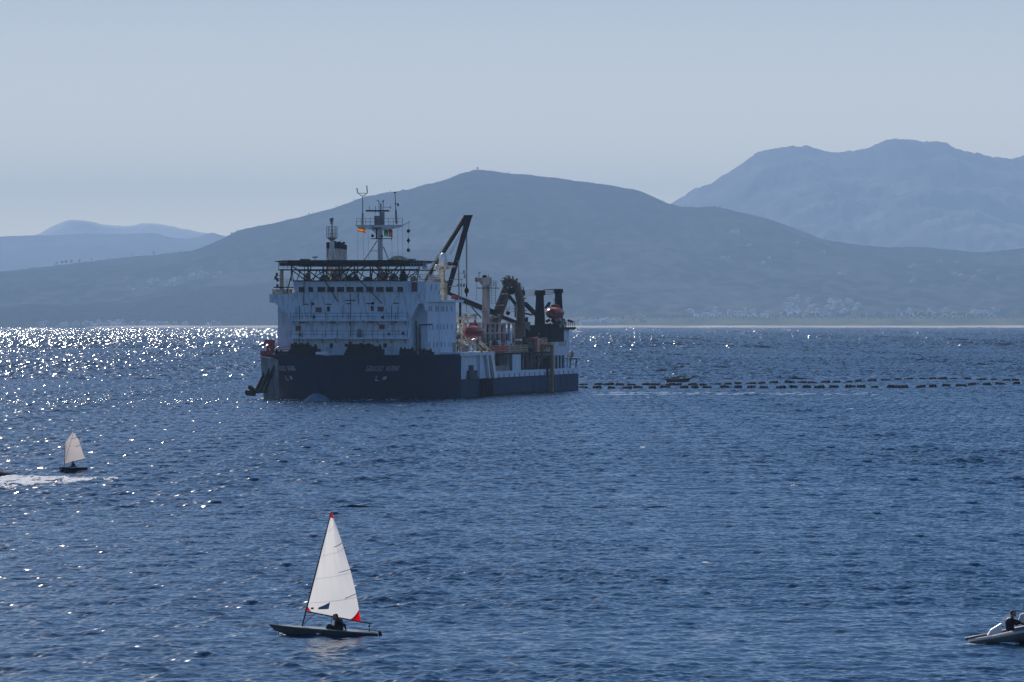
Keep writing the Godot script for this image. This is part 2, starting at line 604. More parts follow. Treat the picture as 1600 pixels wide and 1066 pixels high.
func make_materials() -> void:
	mat("water", lin(0.003, 0.032, 0.068), 0.14, 0.0, 0.36)
	mat("land", Color.WHITE, 1.0, 0.0, 0.0).vertex_color_use_as_albedo = true
	var tall := Vector3(0.16, 0.04, 0.16)
	var even := Vector3(0.1, 0.1, 0.1)
	worn("white_paint", lin(0.60, 0.70, 0.78), lin(0.46, 0.50, 0.52), 0.55, Vector3(0.3, 0.05, 0.3), 1, 0.26, 0.44)
	worn("lit_spray_pale", lin(0.11, 0.15, 0.21), lin(0.05, 0.07, 0.10), 0.5, even, 15)
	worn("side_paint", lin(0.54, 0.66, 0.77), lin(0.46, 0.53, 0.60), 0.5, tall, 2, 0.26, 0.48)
	worn("navy_paint", lin(0.002, 0.010, 0.042), lin(0.008, 0.011, 0.024), 0.7, tall, 3, 0.22, 0.5, 0.12)
	worn("blue_grey_sheen_paint", lin(0.030, 0.060, 0.115), lin(0.04, 0.05, 0.07), 0.75, tall, 4, 0.2, 0.5, 0.12)  # plain on small fittings; on the after hull it paints in sky sheen
	worn("dark_steel", lin(0.010, 0.011, 0.014), lin(0.03, 0.022, 0.018), 0.75, even, 5, 0.2, 0.45, 0.18)
	worn("rusty_steel", lin(0.13, 0.098, 0.06), lin(0.20, 0.11, 0.055), 0.8, even * 3.0, 6, 0.3, 0.6)
	worn("cream_paint", lin(0.60, 0.50, 0.34), lin(0.28, 0.16, 0.08), 0.6, even * 3.0, 7, 0.36, 0.5)
	worn("grey_paint", lin(0.22, 0.23, 0.235), lin(0.13, 0.11, 0.095), 0.6, tall, 8, 0.3, 0.5)
	worn("pink_grey_paint", lin(0.50, 0.43, 0.41), lin(0.3, 0.22, 0.18), 0.6, tall, 9, 0.3, 0.5)
	worn("deck_paint", lin(0.045, 0.06, 0.05), lin(0.08, 0.055, 0.04), 0.8, even, 10)
	worn("orange_paint", lin(0.58, 0.075, 0.02), lin(0.4, 0.06, 0.03), 0.4, even * 2.0, 11, 0.25, 0.4)
	worn("red_paint", lin(0.45, 0.03, 0.03), lin(0.22, 0.03, 0.025), 0.5, even * 2.0, 12)
	worn("yellow_paint", lin(0.28, 0.165, 0.03), lin(0.15, 0.08, 0.03), 0.6, even * 2.0, 13)
	worn("float_rubber", lin(0.014, 0.008, 0.008), lin(0.05, 0.010, 0.008), 0.95, even * 6.0, 14, 0.4, 0.6, 0.15)
	worn("mast_paint", lin(0.66, 0.64, 0.60), lin(0.4, 0.33, 0.27), 0.5, tall, 17, 0.25, 0.45)
	mat("black_rubber", lin(0.009, 0.009, 0.010), 0.95, 0.0, 0.15)
	mat("soot", lin(0.007, 0.008, 0.010), 0.85, 0.0, 0.15)
	mat("glass", lin(0.008, 0.011, 0.014), 0.25, 0.0, 0.25)
	mat("plain_white", lin(0.75, 0.75, 0.74), 0.45)
	mat("letter_white", lin(0.42, 0.43, 0.44), 0.6)
	mat("dome_white", lin(0.62, 0.63, 0.64), 0.4)
	mat("rope", lin(0.06, 0.058, 0.055), 0.8)
	mat("maroon", lin(0.16, 0.03, 0.032), 0.6)
	mat("alloy", lin(0.16, 0.17, 0.18), 0.35, 0.6)
	mat("spar", lin(0.045, 0.05, 0.06), 0.4, 0.3)
	var fo := mat("foam", lin(0.85, 0.86, 0.87), 0.9, 0.0, 0.2)
	fo.backlight_enabled = true
	fo.backlight = Color(0.7, 0.7, 0.7)
	mat("flag_red", lin(0.5, 0.02, 0.02), 0.8)
	mat("flag_yellow", lin(0.75, 0.42, 0.02), 0.8)
	mat("flag_green", lin(0.02, 0.13, 0.05), 0.8)
	mat("flag_brown", lin(0.14, 0.03, 0.025), 0.8)
	mat("flag_white", lin(0.6, 0.6, 0.6), 0.8)
	mat("flag_blue", lin(0.03, 0.045, 0.16), 0.8)

# ---------------------------------------------------------------- the ship: bow tip at the origin, bow towards +z, port to +x
var ship: Node3D
const DECK_LINE := [Vector2(0, 0.5), Vector2(0.6, 2.4), Vector2(1.5, 3.6), Vector2(3, 5.2), Vector2(6, 8.0), Vector2(9, 10.5), Vector2(12, 12.5), Vector2(15, 13.8), Vector2(20, 14.6), Vector2(27, 15.0), Vector2(40, 15.0)]
const WATER_LINE := [Vector2(0, 0.3), Vector2(0.6, 0.9), Vector2(1.5, 1.6), Vector2(3, 2.7), Vector2(6, 5.0), Vector2(9, 7.2), Vector2(12, 9.2), Vector2(15, 11.0), Vector2(20, 13.2), Vector2(27, 14.8), Vector2(34, 15.0), Vector2(40, 15.0)]

func hull_half(z: float, y: float) -> float:
	var t := clampf(y / 7.1, -0.2, 1.0)
	return lerpf(along(WATER_LINE, -z), along(DECK_LINE, -z), signf(t) * pow(absf(t), 0.85))

func sp(called: String, st: SurfaceTool, m: String, parent: Node = null) -> MeshInstance3D:
	return part(called, st, M[m], parent if parent else ship)

# a guard rail along a list of points: stanchions and rails in one mesh
func railing(pts: Array, h: float, m: String, parent: Node = null, gap := 1.6, r := 0.035, bars := 3) -> void:
	var st := start()
	for i in pts.size() - 1:
		var a: Vector3 = pts[i]
		var b: Vector3 = pts[i + 1]
		var n := maxi(1, int(round(a.distance_to(b) / gap)))
		for k in n + (1 if i == pts.size() - 2 else 0):
			var p := a.lerp(b, float(k) / n)
			bar(st, p, p + Vector3.UP * h, r * 2.0)
		for k in bars:
			var y := Vector3.UP * (h * (k + 1) / bars)
			bar(st, a + y, b + y, r * 1.7)
	sp("railing", st, m, parent)

func ladder(a: Vector3, b: Vector3, w: Vector3, m: String, parent: Node = null, steps := 10) -> void:
	var st := start()
	bar(st, a - w, b - w, 0.08)
	bar(st, a + w, b + w, 0.08)
	for i in steps:
		var p := a.lerp(b, (i + 0.5) / steps)
		bar(st, p - w, p + w, 0.06)
	sp("ladder", st, m, parent)

func window_on(at: Vector3, w: float, h: float, face: String, parent: Node, fm := "white_paint") -> void:
	var st := start()
	var d := 0.05
	if face == "front":
		for s in [-1, 1]:
			cbox(st, at + Vector3(s * (w + 0.1) * 0.5, 0, 0.0), Vector3(0.1, h + 0.2, d * 2.0))
			cbox(st, at + Vector3(0, s * (h + 0.1) * 0.5, 0.0), Vector3(w, 0.1, d * 2.0))
	else:
		for s in [-1, 1]:
			cbox(st, at + Vector3(0, 0, s * (w + 0.1) * 0.5), Vector3(d * 2.0, h + 0.2, 0.1))
			cbox(st, at + Vector3(0, s * (h + 0.1) * 0.5, 0), Vector3(d * 2.0, 0.1, w))
	var f := sp("window", st, fm, parent)
	var g := start()
	cbox(g, at, Vector3(w, h, 0.03) if face == "front" else Vector3(0.03, h, w))
	sp("pane", g, "glass", f)

func winch(c: Vector3, w: float, r: float, parent: Node = null) -> void:
	var st := start()
	tube(st, c + Vector3(-w * 0.5, r, 0), c + Vector3(w * 0.5, r, 0), r * 0.7, -1.0, 12)
	for s in [-0.5, -0.16, 0.5]:
		tube(st, c + Vector3(w * s - 0.06, r, 0), c + Vector3(w * s + 0.06, r, 0), r, -1.0, 14)
	cbox(st, c + Vector3(w * 0.62, r * 0.7, 0), Vector3(w * 0.3, r * 1.4, r * 1.5))
	cbox(st, c + Vector3(0, 0.12, 0), Vector3(w * 1.5, 0.24, r * 2.2))
	sp("winch", st, "dark_steel", parent)

func build_ship() -> void:
	ship = thing("cable_laying_ship", "large cable-laying ship with navy bow, pale superstructure and helideck, lying at anchor", "ship", Vector3(-28.9, 0, -800), -0.20136)
	ship_hull()
	ship_house()
	ship_helideck()
	ship_masts()
	ship_crane()
	ship_after_deck()
	ship_stern()

func ship_hull() -> void:
	var zs := [0.0, 0.25, 0.6, 1.0, 1.5, 2.2, 3.0, 4.0, 5.0, 6.0, 7.5, 9.0, 10.5, 12.0, 13.5, 15.0, 17.5, 20.0, 23.5, 27.0, 30.0]
	var ys := [-1.4, -0.6, 0.0, 0.9, 1.8, 2.7, 3.6, 4.5, 5.3, 6.2, 7.1]
	var st := start()
	for s in [-1.0, 1.0]:
		for i in zs.size() - 1:
			for j in ys.size() - 1:
				var q := []
				for k in [[i, j], [i, j + 1], [i + 1, j + 1], [i + 1, j]]:
					q.append(Vector3(s * hull_half(-zs[k[0]], ys[k[1]]), ys[k[1]], -zs[k[0]] + 0.10 * (7.1 - ys[k[1]]) * exp(-zs[k[0]] * 0.4) * -1.0))
				if s > 0.0:
					quad(st, q[3], q[2], q[1], q[0], 2)
				else:
					quad(st, q[0], q[1], q[2], q[3], 2)
	# the narrow stem, the bulkhead at the break of the forecastle
	for j in ys.size() - 1:
		var y0: float = ys[j]
		var y1: float = ys[j + 1]
		var a := hull_half(0.0, y0)
		var b := hull_half(0.0, y1)
		quad(st, Vector3(-a, y0, -0.1 * (7.1 - y0)), Vector3(-b, y1, -0.1 * (7.1 - y1)), Vector3(b, y1, -0.1 * (7.1 - y1)), Vector3(a, y0, -0.1 * (7.1 - y0)))
		var c := hull_half(-30.0, y0)
		var d := hull_half(-30.0, y1)
		quad(st, Vector3(c, y0, -30), Vector3(d, y1, -30), Vector3(-d, y1, -30), Vector3(-c, y0, -30))
	var bow := sp("bow_hull", st, "navy_paint")
	var deck := start()
	for i in zs.size() - 1:
		var a := hull_half(-zs[i], 6.2) - 0.02
		var b := hull_half(-zs[i + 1], 6.2) - 0.02
		quad(deck, Vector3(-a, 6.2, -zs[i]), Vector3(-b, 6.2, -zs[i + 1]), Vector3(b, 6.2, -zs[i + 1]), Vector3(a, 6.2, -zs[i]))
	sp("forecastle_deck", deck, "deck_paint", bow)
	for s in [-1.0, 1.0]:
		var rim := start()
		for i in zs.size() - 1:
			bar(rim, Vector3(s * hull_half(-zs[i], 7.1), 7.14, -zs[i]), Vector3(s * hull_half(-zs[i + 1], 7.1), 7.14, -zs[i + 1]), 0.22, 0.1)
		sp("bulwark_rail", rim, "navy_paint", bow)
	# pale bulb before the stem, half awash, its tone standing in for lit spray
	var bulb := start()
	lathe(bulb, Vector3(-1.2, -0.5, 1.6), [Vector2(0.02, 1.75), Vector2(0.45, 1.68), Vector2(0.95, 1.4), Vector2(1.4, 1.0), Vector2(1.8, 0.5), Vector2(2.15, -0.1), Vector2(2.25, -1.2)], 18, 1.15, 2.0)
	sp("spray_patch_bulb", bulb, "lit_spray_pale", bow)
	# name on both bows, bent to the plating
	name_on(bow, 1.0, -3.9)
	name_on(bow, -1.0, -9.9)
	marks_on(bow, 1.0, -5.6)
	marks_on(bow, -1.0, -7.2)
	# after hull, lighter than the bow: grazing sky sheen put into its colour
	var af := start()
	var za := [-30.0, -45.0, -60.0, -75.0, -90.0, -105.0, -120.0, -131.0, -132.0]
	for i in za.size() - 1:
		var w0: float = 15.0 if za[i] > -131.5 else 14.6
		var w1: float = 15.0 if za[i + 1] > -131.5 else 14.6
		for s in [-1.0, 1.0]:
			var q := [Vector3(s * w0, -1.4, za[i]), Vector3(s * w0, 3.1, za[i]), Vector3(s * w1, 3.1, za[i + 1]), Vector3(s * w1, -1.4, za[i + 1])]
			if s > 0.0:
				quad(af, q[3], q[2], q[1], q[0])
			else:
				quad(af, q[0], q[1], q[2], q[3])
		quad(af, Vector3(-w0, 3.1, za[i]), Vector3(-w1, 3.1, za[i + 1]), Vector3(w1, 3.1, za[i + 1]), Vector3(w0, 3.1, za[i]))
	quad(af, Vector3(14.6, -1.4, -132), Vector3(14.6, 3.1, -132), Vector3(-14.6, 3.1, -132), Vector3(-14.6, -1.4, -132))
	var after := sp("after_hull", af, "blue_grey_sheen_paint")
	var belt := start()
	box(belt, Vector3(15.0, 0.15, -104.0), Vector3(15.35, 0.5, -47.0))
	sp("rubbing_strake", belt, "dark_steel", after)
	var boot := start()
	box(boot, Vector3(14.9, -1.0, -131.0), Vector3(15.06, 0.14, -30.2))
	sp("boot_topping", boot, "navy_paint", after)
	for z in range(-36, -131, -6):
		var seams := start()
		box(seams, Vector3(15.0, 0.5, z - 0.06), Vector3(15.03, 3.1, z + 0.06))
		sp("plate_seam", seams, "navy_paint", after)
	# fenders hung over the side by the boarding ladder
	for k in 5:
		var fe := start()
		tube(fe, Vector3(15.55, 0.1, -44.6 - k * 1.5), Vector3(15.55, 3.0, -44.6 - k * 1.5), 0.5, -1.0, 10)
		sp("fender", fe, "black_rubber")
	# anchor gear and pipes over the starboard bow
	var gear := start()
	for k in 3:
		tube(gear, Vector3(-12.3 + k * 0.75, 5.6, -11.4 + k * 0.9), Vector3(-14.2 + k * 1.0, 1.3, -10.6 + k * 1.2), 0.26, 0.32, 8)
	bar(gear, Vector3(-14.8, 1.2, -10.8), Vector3(-11.6, 1.4, -7.4), 0.5, 0.4)
	bar(gear, Vector3(-15.4, 2.1, -11.0), Vector3(-14.2, 1.3, -10.6), 0.55)
	tube(gear, Vector3(-15.7, 1.2, -11.2), Vector3(-14.4, 1.0, -10.0), 0.55, 0.45, 10)
	sp("bow_roller_frame", gear, "dark_steel")
	var sheen_plate := start()  # added grey plate standing in for sunlight on the starboard bow plating
	slab(sheen_plate, PackedVector2Array([Vector2(0.7, -0.9), Vector2(4.6, -1.2), Vector2(4.2, 5.6), Vector2(3.0, 6.0), Vector2(-0.1, 6.2), Vector2(0.0, 4.4)]), Vector3(-13.5, 0.7, -11.4), Vector3(0.80, 0, 0.6), Vector3.UP, 0.12)
	sp("sunlit_bow_sheen", sheen_plate, "grey_paint")
	# deck machinery on the forecastle, rising over the bulwark
	winch(Vector3(-5.4, 6.2, -9.5), 2.4, 1.35)
	winch(Vector3(2.6, 6.2, -9.5), 2.2, 1.3)
	winch(Vector3(5.2, 6.2, -9.8), 2.0, 1.35)
	winch(Vector3(9.6, 6.2, -14.0), 1.8, 1.1)
	winch(Vector3(12.0, 6.2, -17.0), 1.6, 1.0)
	winch(Vector3(-10.2, 6.2, -12.5), 2.2, 0.95)
	var hood := start()
	slab(hood, PackedVector2Array([Vector2(-1.9, 0), Vector2(1.9, 0), Vector2(1.0, 1.75), Vector2(-1.6, 1.85)]), Vector3(-6.0, 7.0, -8.0), Vector3.RIGHT, Vector3.UP, 1.6)
	for k in 7:
		cbox(hood, Vector3(-7.6 + k * 0.5, 8.75 + 0.18 * sin(k * 2.7), -8.0), Vector3(0.35, 0.4 + 0.25 * sin(k * 1.9), 0.8))
	sp("windlass_hood", hood, "soot")
	var hood2 := start()
	slab(hood2, PackedVector2Array([Vector2(-2.6, 0), Vector2(2.9, 0), Vector2(2.5, 1.3), Vector2(1.8, 1.75), Vector2(-1.2, 1.9), Vector2(-1.8, 1.5)]), Vector3(3.4, 7.0, -8.0), Vector3.RIGHT, Vector3.UP, 1.6)
	for k in 9:
		cbox(hood2, Vector3(1.2 + k * 0.6, 8.7 + 0.2 * sin(k * 2.3) - (0.4 if k > 7 else 0.0), -8.0), Vector3(0.42, 0.45 + 0.3 * sin(k * 1.7), 0.8))
	sp("windlass_hood", hood2, "soot")
	var plate := start()
	box(plate, Vector3(-3.21, 7.26, -6), Vector3(-1.25, 7.67, -5.6))
	sp("hatch_cover", plate, "plain_white")
	# the little red crane on the starboard rail
	var rc := start()
	bar(rc, Vector3(-13.04, 7.3, -14), Vector3(-13.15, 8.63, -14), 0.5, 0.5, 0.35, 0.35)
	bar(rc, Vector3(-12.3, 7.4, -14), Vector3(-12.52, 9.24, -14), 0.6, 0.6, 0.5, 0.5)
	bar(rc, Vector3(-13.57, 9.24, -14), Vector3(-12.2, 9.34, -14), 0.5)
	bar(rc, Vector3(-13.57, 9.14, -14), Vector3(-13.78, 8.52, -14), 0.3)
	cbox(rc, Vector3(-12.46, 8.83, -13.8), Vector3(1.0, 1.3, 0.9))
	cbox(rc, Vector3(-13.25, 7.5, -14), Vector3(1.9, 0.7, 1.2))
	sp("deck_crane", rc, "red_paint")
	var cab := start()
	cbox(cab, Vector3(-13.67, 6.48, -14), Vector3(0.8, 1.3, 0.9))
	sp("roller_cabinet", cab, "dark_steel")
	railing([Vector3(-12.18, 7.08, -16), Vector3(-6.35, 7.42, -12)], 1.2, "dark_steel")

func name_on(bow: Node, side: float, z0: float) -> void:
	var tm := TextMesh.new()
	tm.text = "GIULIO  VERNE"
	var f := SystemFont.new()
	f.font_names = PackedStringArray(["Droid Sans"])
	f.font_weight = 400
	tm.font = f
	tm.font_size = 64
	tm.pixel_size = 0.0165
	tm.depth = 0.02
	bend(bow, tm, side, z0, 5.05, "ship_name")

# lays a flat mesh of lettering on the bow plating; z0 is where its left end stands
func bend(bow: Node, tm: TextMesh, side: float, z0: float, y0: float, called: String) -> void:
	var box_ := tm.get_aabb()
	var src := tm.get_mesh_arrays() if tm.get_surface_count() == 1 else tm.surface_get_arrays(0)
	var v: PackedVector3Array = src[Mesh.ARRAY_VERTEX]
	var ix = src[Mesh.ARRAY_INDEX]
	var st := start()
	var p := PackedVector3Array()
	for q in v:
		var u := q.x - box_.position.x
		var y := y0 + q.y
		var z := z0 - u * 0.70 if side > 0.0 else z0 + u * 0.70
		p.append(Vector3(side * (hull_half(z, y) + 0.05 + q.z), y, z))
	st.set_smooth_group(4294967295)
	if ix != null and ix.size():
		for i in ix:
			st.add_vertex(p[i])
	else:
		for q in p:
			st.add_vertex(q)
	sp(called, st, "letter_white", bow)

func marks_on(bow: Node, side: float, z0: float) -> void:
	# thruster mark (a ring with a cross) and bulb mark below the name
	var ring := start()
	var c := Vector3(0, 3.55, z0 - 1.5 if side > 0.0 else z0 + 0.2)
	for i in 12:
		var a0 := TAU * i / 12.0
		var a1 := TAU * (i + 1) / 12.0
		var p := Vector3(0, c.y + sin(a0) * 0.24, c.z + cos(a0) * 0.24)
		var q := Vector3(0, c.y + sin(a1) * 0.24, c.z + cos(a1) * 0.24)
		p.x = side * (hull_half(p.z, p.y) + 0.04)
		q.x = side * (hull_half(q.z, q.y) + 0.04)
		bar(ring, p, q, 0.13)
	for s in [Vector3(0, 0.22, 0), Vector3(0, 0, 0.22)]:
		var p: Vector3 = c + s
		var q: Vector3 = c - s
		p.x = side * (hull_half(p.z, p.y) + 0.04)
		q.x = side * (hull_half(q.z, q.y) + 0.04)
		bar(ring, p, q, 0.1)
	sp("thruster_mark", ring, "letter_white", bow)
	var bm := start()
	var zb: float = z0 - 0.2 if side > 0.0 else z0 - 1.4
	var pts := [Vector3(0, 3.9, zb), Vector3(0, 3.2, zb), Vector3(0, 3.15, zb + (-0.5 if side > 0.0 else 0.5))]
	for i in 2:
		var p: Vector3 = pts[i]
		var q: Vector3 = pts[i + 1]
		p.x = side * (hull_half(p.z, p.y) + 0.04)
		q.x = side * (hull_half(q.z, q.y) + 0.04)
		bar(bm, p, q, 0.12)
	sp("bulb_mark", bm, "letter_white", bow)

func ship_house() -> void:
	# main block with the bridge on top, and the wider block set back behind it
	var zf := -15.0
	var L := -9.51
	var R := 9.84
	var st := start()
	box(st, Vector3(L, 6.0, -38.0), Vector3(R, 17.0, zf))
	var front := sp("superstructure_front", st, "white_paint")
	var br := start()
	# bridge front: plumb below the panes, leaning out a little above
	hexa(br, [Vector3(-8.98, 17.0, zf + 0.02), Vector3(9.12, 17.0, zf + 0.02), Vector3(9.12, 17.0, -27), Vector3(-8.98, 17.0, -27),
		Vector3(-9.09, 18.9, zf + 0.25), Vector3(9.22, 18.9, zf + 0.25), Vector3(9.22, 18.9, -27), Vector3(-9.09, 18.9, -27)])
	var bridge := sp("bridge", br, "white_paint")
	for w in [[471, 8], [486, 8], [502.5, 12.5], [517.5, 12], [532.5, 12], [547.5, 12], [562.5, 12], [578.5, 12], [594, 12], [609, 12], [625.5, 9]]:
		var x: float = -28.9 + 0.0
		x = lerpf(-9.51, 9.84, (w[0] - 455.0) / 185.0)
		window_on(Vector3(x, 17.55, zf + 0.13), w[1] * 0.102, 0.82, "front", bridge)
	var vis := start()
	box(vis, Vector3(-9.19, 18.86, zf - 1.0), Vector3(9.32, 19.02, zf + 0.55))
	sp("bridge_eave", vis, "blue_grey_sheen_paint", bridge)
	var sb := start()
	box(sb, Vector3(-12.6, 6.0, -39.7), Vector3(L - 0.003, 15.6, -18.5))
	box(sb, Vector3(R + 0.003, 6.0, -39.7), Vector3(12.0, 15.6, -18.5))
	box(sb, Vector3(L, 6.0, -39.7), Vector3(R, 15.6, -38.003))
	var side := sp("superstructure_side", sb, "side_paint")
	for row in [[14.5, [0.0, 0.09, 0.28, 0.36, 0.52, 0.60, 0.75, 0.95]], [11.6, [0.0, 0.15, 0.33, 0.47, 0.62, 0.77, 0.96]], [8.75, [0.0, 0.18, 0.32, 0.5, 0.66, 0.84, 0.97]]]:
		for t in row[1]:
			window_on(Vector3(12.03, row[0], lerpf(-19.6, -37.2, t)), 0.55, 0.8, "side", side, "side_paint")
	var strake := start()
	for y in [10.3, 13.2]:
		box(strake, Vector3(12.0, y, -39.7), Vector3(12.06, y + 0.1, -18.5))
	box(strake, Vector3(12.0, 6.1, -27.0), Vector3(12.07, 15.5, -26.85))
	sp("plate_seam", strake, "side_paint", side)
	var dr := start()
	box(dr, Vector3(12.0, 7.0, -39.2), Vector3(12.08, 9.0, -37.6))
	sp("door", dr, "grey_paint", side)
	# upper deck to the side with its brackets: the wings
	var wing := start()
	slab(wing, PackedVector2Array([Vector2(-13.1, 16.85), Vector2(-13.1, 15.5), Vector2(-12.1, 15.35), Vector2(L, 12.6), Vector2(L, 16.85)]), Vector3(0, 0, zf - 0.9), Vector3.RIGHT, Vector3.UP, 1.8)
	box(wing, Vector3(-13.1, 15.605, -27.0), Vector3(L - 0.003, 16.85, zf - 1.8))
	sp("bridge_wing", wing, "white_paint", bridge)
	wing = start()
	slab(wing, PackedVector2Array([Vector2(R, 16.85), Vector2(R, 12.6), Vector2(11.3, 15.3), Vector2(12.0, 15.3), Vector2(12.4, 14.2), Vector2(12.4, 16.85)]), Vector3(0, 0, zf - 0.9), Vector3.RIGHT, Vector3.UP, 1.8)
	box(wing, Vector3(R + 0.003, 15.605, -27.0), Vector3(12.4, 16.85, zf - 1.8))
	sp("bridge_wing", wing, "white_paint", bridge)
	var wh := start()
	box(wh, Vector3(8.99, 16.86, -26.5), Vector3(12.33, 18.8, -16.0))
	var wbox := sp("wing_house", wh, "white_paint", bridge)
	var rp := start()
	box(rp, Vector3(9.93, 17.2, -16.0), Vector3(10.87, 18.7, -15.9))
	sp("screen_panel", rp, "maroon", bridge)
	var wl := start()
	box(wl, Vector3(12.0, 15.6, -43.0), Vector3(12.6, 15.9, -26.0))
	box(wl, Vector3(4.0, 15.605, -43.5), Vector3(12.55, 15.98, -39.7))
	sp("boat_deck_edge", wl, "side_paint", side)
	for w in [[-19.5, 17.9], [-23.0, 17.9], [-25.3, 16.9]]:
		window_on(Vector3(12.33 + 0.02, w[1], w[0]), 0.9, 0.9, "side", bridge)
	# two walkways across the front with rails, doors, lockers and a stair between them
	for y in [12.62, 9.78]:
		var wk := start()
		box(wk, Vector3(L + 0.1, y - 0.12, zf), Vector3(R - 0.1, y + 0.12, zf + 1.1))
		var walk := sp("walkway", wk, "side_paint", front)
		railing([Vector3(L + 0.15, y + 0.12, zf + 1.04), Vector3(R - 0.15, y + 0.12, zf + 1.04)], 1.05, "blue_grey_sheen_paint", walk, 2.0, 0.03, 2)
		for k in 9:
			var brk := start()
			var x := lerpf(L + 0.6, R - 0.6, k / 8.0)
			bar(brk, Vector3(x, y - 0.12, zf + 1.0), Vector3(x, y - 0.75, zf + 0.02), 0.08)
			sp("bracket", brk, "blue_grey_sheen_paint", walk)
	for d in [[498, 484, 0.95], [595, 483, 0.95], [466, 513, 0.85], [597, 511, 0.85]]:
		var x := lerpf(L, R, (d[0] - 455.0) / 185.0)
		var y: float = 12.3 - (d[1] - 504.0) * 0.1018
		var b := start()
		cbox(b, Vector3(x, y, zf + 0.09), Vector3(d[2], 0.75, 0.18))
		sp("locker", b, "maroon", front)
	for d in [[513.5, 483, 0.5, 0.8], [582, 482, 0.5, 0.8], [450, 540, 0.5, 0.65], [468, 540, 0.5, 0.7], [518, 540, 0.55, 0.7], [602, 540, 0.6, 0.7]]:
		var x := lerpf(L, R, (d[0] - 455.0) / 185.0)
		if x > L:
			window_on(Vector3(x, 12.3 - (d[1] - 504.0) * 0.1018, zf + 0.03), d[2], d[3], "front", front)
	for d in [[478, 475.5, 9], [514, 475.5, 10], [545, 474.5, 8], [577, 474.5, 10], [619, 474, 9], [548, 469.5, 17], [472, 504.5, 9], [519, 504.5, 9], [580, 503.5, 11], [617, 503.5, 9]]:
		var x := lerpf(L, R, (d[0] - 455.0) / 185.0)
		var b := start()
		cbox(b, Vector3(x, 12.3 - (d[1] - 504.0) * 0.1018, zf + 0.06), Vector3(d[2] * 0.1, 0.14, 0.12))
		sp("light_fitting", b, "dark_steel", front)
	for d in [[491, 495], [598, 496], [489, 475], [583, 474], [469, 523], [608, 522], [630, 521]]:
		var x := lerpf(L, R, (d[0] - 455.0) / 185.0)
		var b := start()
		cbox(b, Vector3(x, 12.3 - (d[1] - 504.0) * 0.1018, zf + 0.2), Vector3(0.3, 0.42, 0.25))
		sp("deck_box", b, "dark_steel", front)
	var xs := func(p: float) -> float: return lerpf(L, R, (p - 455.0) / 185.0)
	ladder(Vector3(xs.call(557.0), 9.9, zf + 0.7), Vector3(xs.call(569.0), 12.6, zf + 0.7), Vector3(0.35, 0, 0), "plain_white", front)
	ladder(Vector3(xs.call(541.5), 6.8, zf + 1.2), Vector3(xs.call(542.5), 10.6, zf + 1.2), Vector3(0.48, 0, 0), "white_paint", front)
	var tank := start()
	lathe(tank, Vector3(xs.call(563.0), 9.9, zf + 0.55), [Vector2(0, 0), Vector2(0.35, 0.02), Vector2(0.35, 1.2), Vector2(0.2, 1.4), Vector2(0, 1.45)], 12)
	sp("raft_canister", tank, "grey_paint", front)
	var cyl := start()
	lathe(cyl, Vector3(xs.call(460.5), 12.75, zf + 0.3), [Vector2(0, 0), Vector2(0.28, 0), Vector2(0.28, 2.0), Vector2(0.18, 2.2), Vector2(0, 2.22)], 12)
	sp("vent_post", cyl, "white_paint", front)
	for d in [[548, 10.0, 18.0], [468, 6.6, 15.0], [486, 13.0, 16.0], [536, 13.0, 15.0], [560, 15.2, 17.0], [612, 12.8, 15.0], [622, 12.8, 14.8]]:
		var p := start()
		var x: float = xs.call(d[0])
		tube(p, Vector3(x, d[1], zf + 0.07), Vector3(x, d[2], zf + 0.07), 0.045)
		sp("pipe", p, "blue_grey_sheen_paint", front)
	# pipes and rust-streaked trunking in the recess right of the front
	for k in 3:
		var p := start()
		tube(p, Vector3(R + 0.35 + k * 0.45, 6.3, -18.3), Vector3(R + 0.35 + k * 0.45, 12.6 - k * 1.2, -18.3), 0.11 + 0.05 * (k % 2))
		sp("pipe", p, ["rusty_steel", "cream_paint", "white_paint"][k], side)
	var el := start()
	bar(el, Vector3(R + 0.9, 11.9, -18.0), Vector3(12.9, 12.0, -18.0), 0.16, 0.2)
	bar(el, Vector3(R + 0.95, 6.5, -18.0), Vector3(R + 0.95, 11.9, -18.0), 0.16)
	sp("ladder_rail", el, "blue_grey_sheen_paint", side)
	# starboard wing: lamp post platform
	var pl := start()
	box(pl, Vector3(-12.54, 17.83, -17), Vector3(-9.59, 18.0, -15.5))
	var plat := sp("lamp_platform", pl, "dark_steel", bridge)
	railing([Vector3(-11.45, 17.92, -15.6), Vector3(-9.24, 17.92, -15.6)], 1.3, "cream_paint", plat, 0.9)
	var lp := start()
	tube(lp, Vector3(-11.34, 16.8, -16), Vector3(-11.34, 20.68, -16), 0.38, 0.3, 10)
	bar(lp, Vector3(-11.97, 20.69, -16), Vector3(-10.18, 20.68, -16), 0.1)
	sp("lamp_post", lp, "cream_paint", plat)
	for d in [[432, 429], [430, 434], [433, 437], [433, 447]]:
		var b := start()
		var c: Vector3 = Vector3(-11.24, 16.8, -15.6)
		c.x += (d[0] - 440.0) * 0.1
		c.y = 12.3 - (d[1] - 504.0) * 0.1018
		cbox(b, c, Vector3(0.3, 0.6, 0.3))
		bar(b, c, Vector3(-11.24, c.y - 0.25, -15.8), 0.07)
		sp("floodlight", b, "dark_steel", plat)
	var cor := start()
	box(cor, Vector3(-12.9, 16.86, -17.5), Vector3(-9.59, 17.6, -16.0))
	sp("wing_bulwark", cor, "cream_paint", bridge)
	railing([Vector3(9.09, 18.81, -16.5), Vector3(12.22, 18.8, -16.5), Vector3(12.22, 18.8, -26.0)], 1.1, "grey_paint", bridge, 1.0)

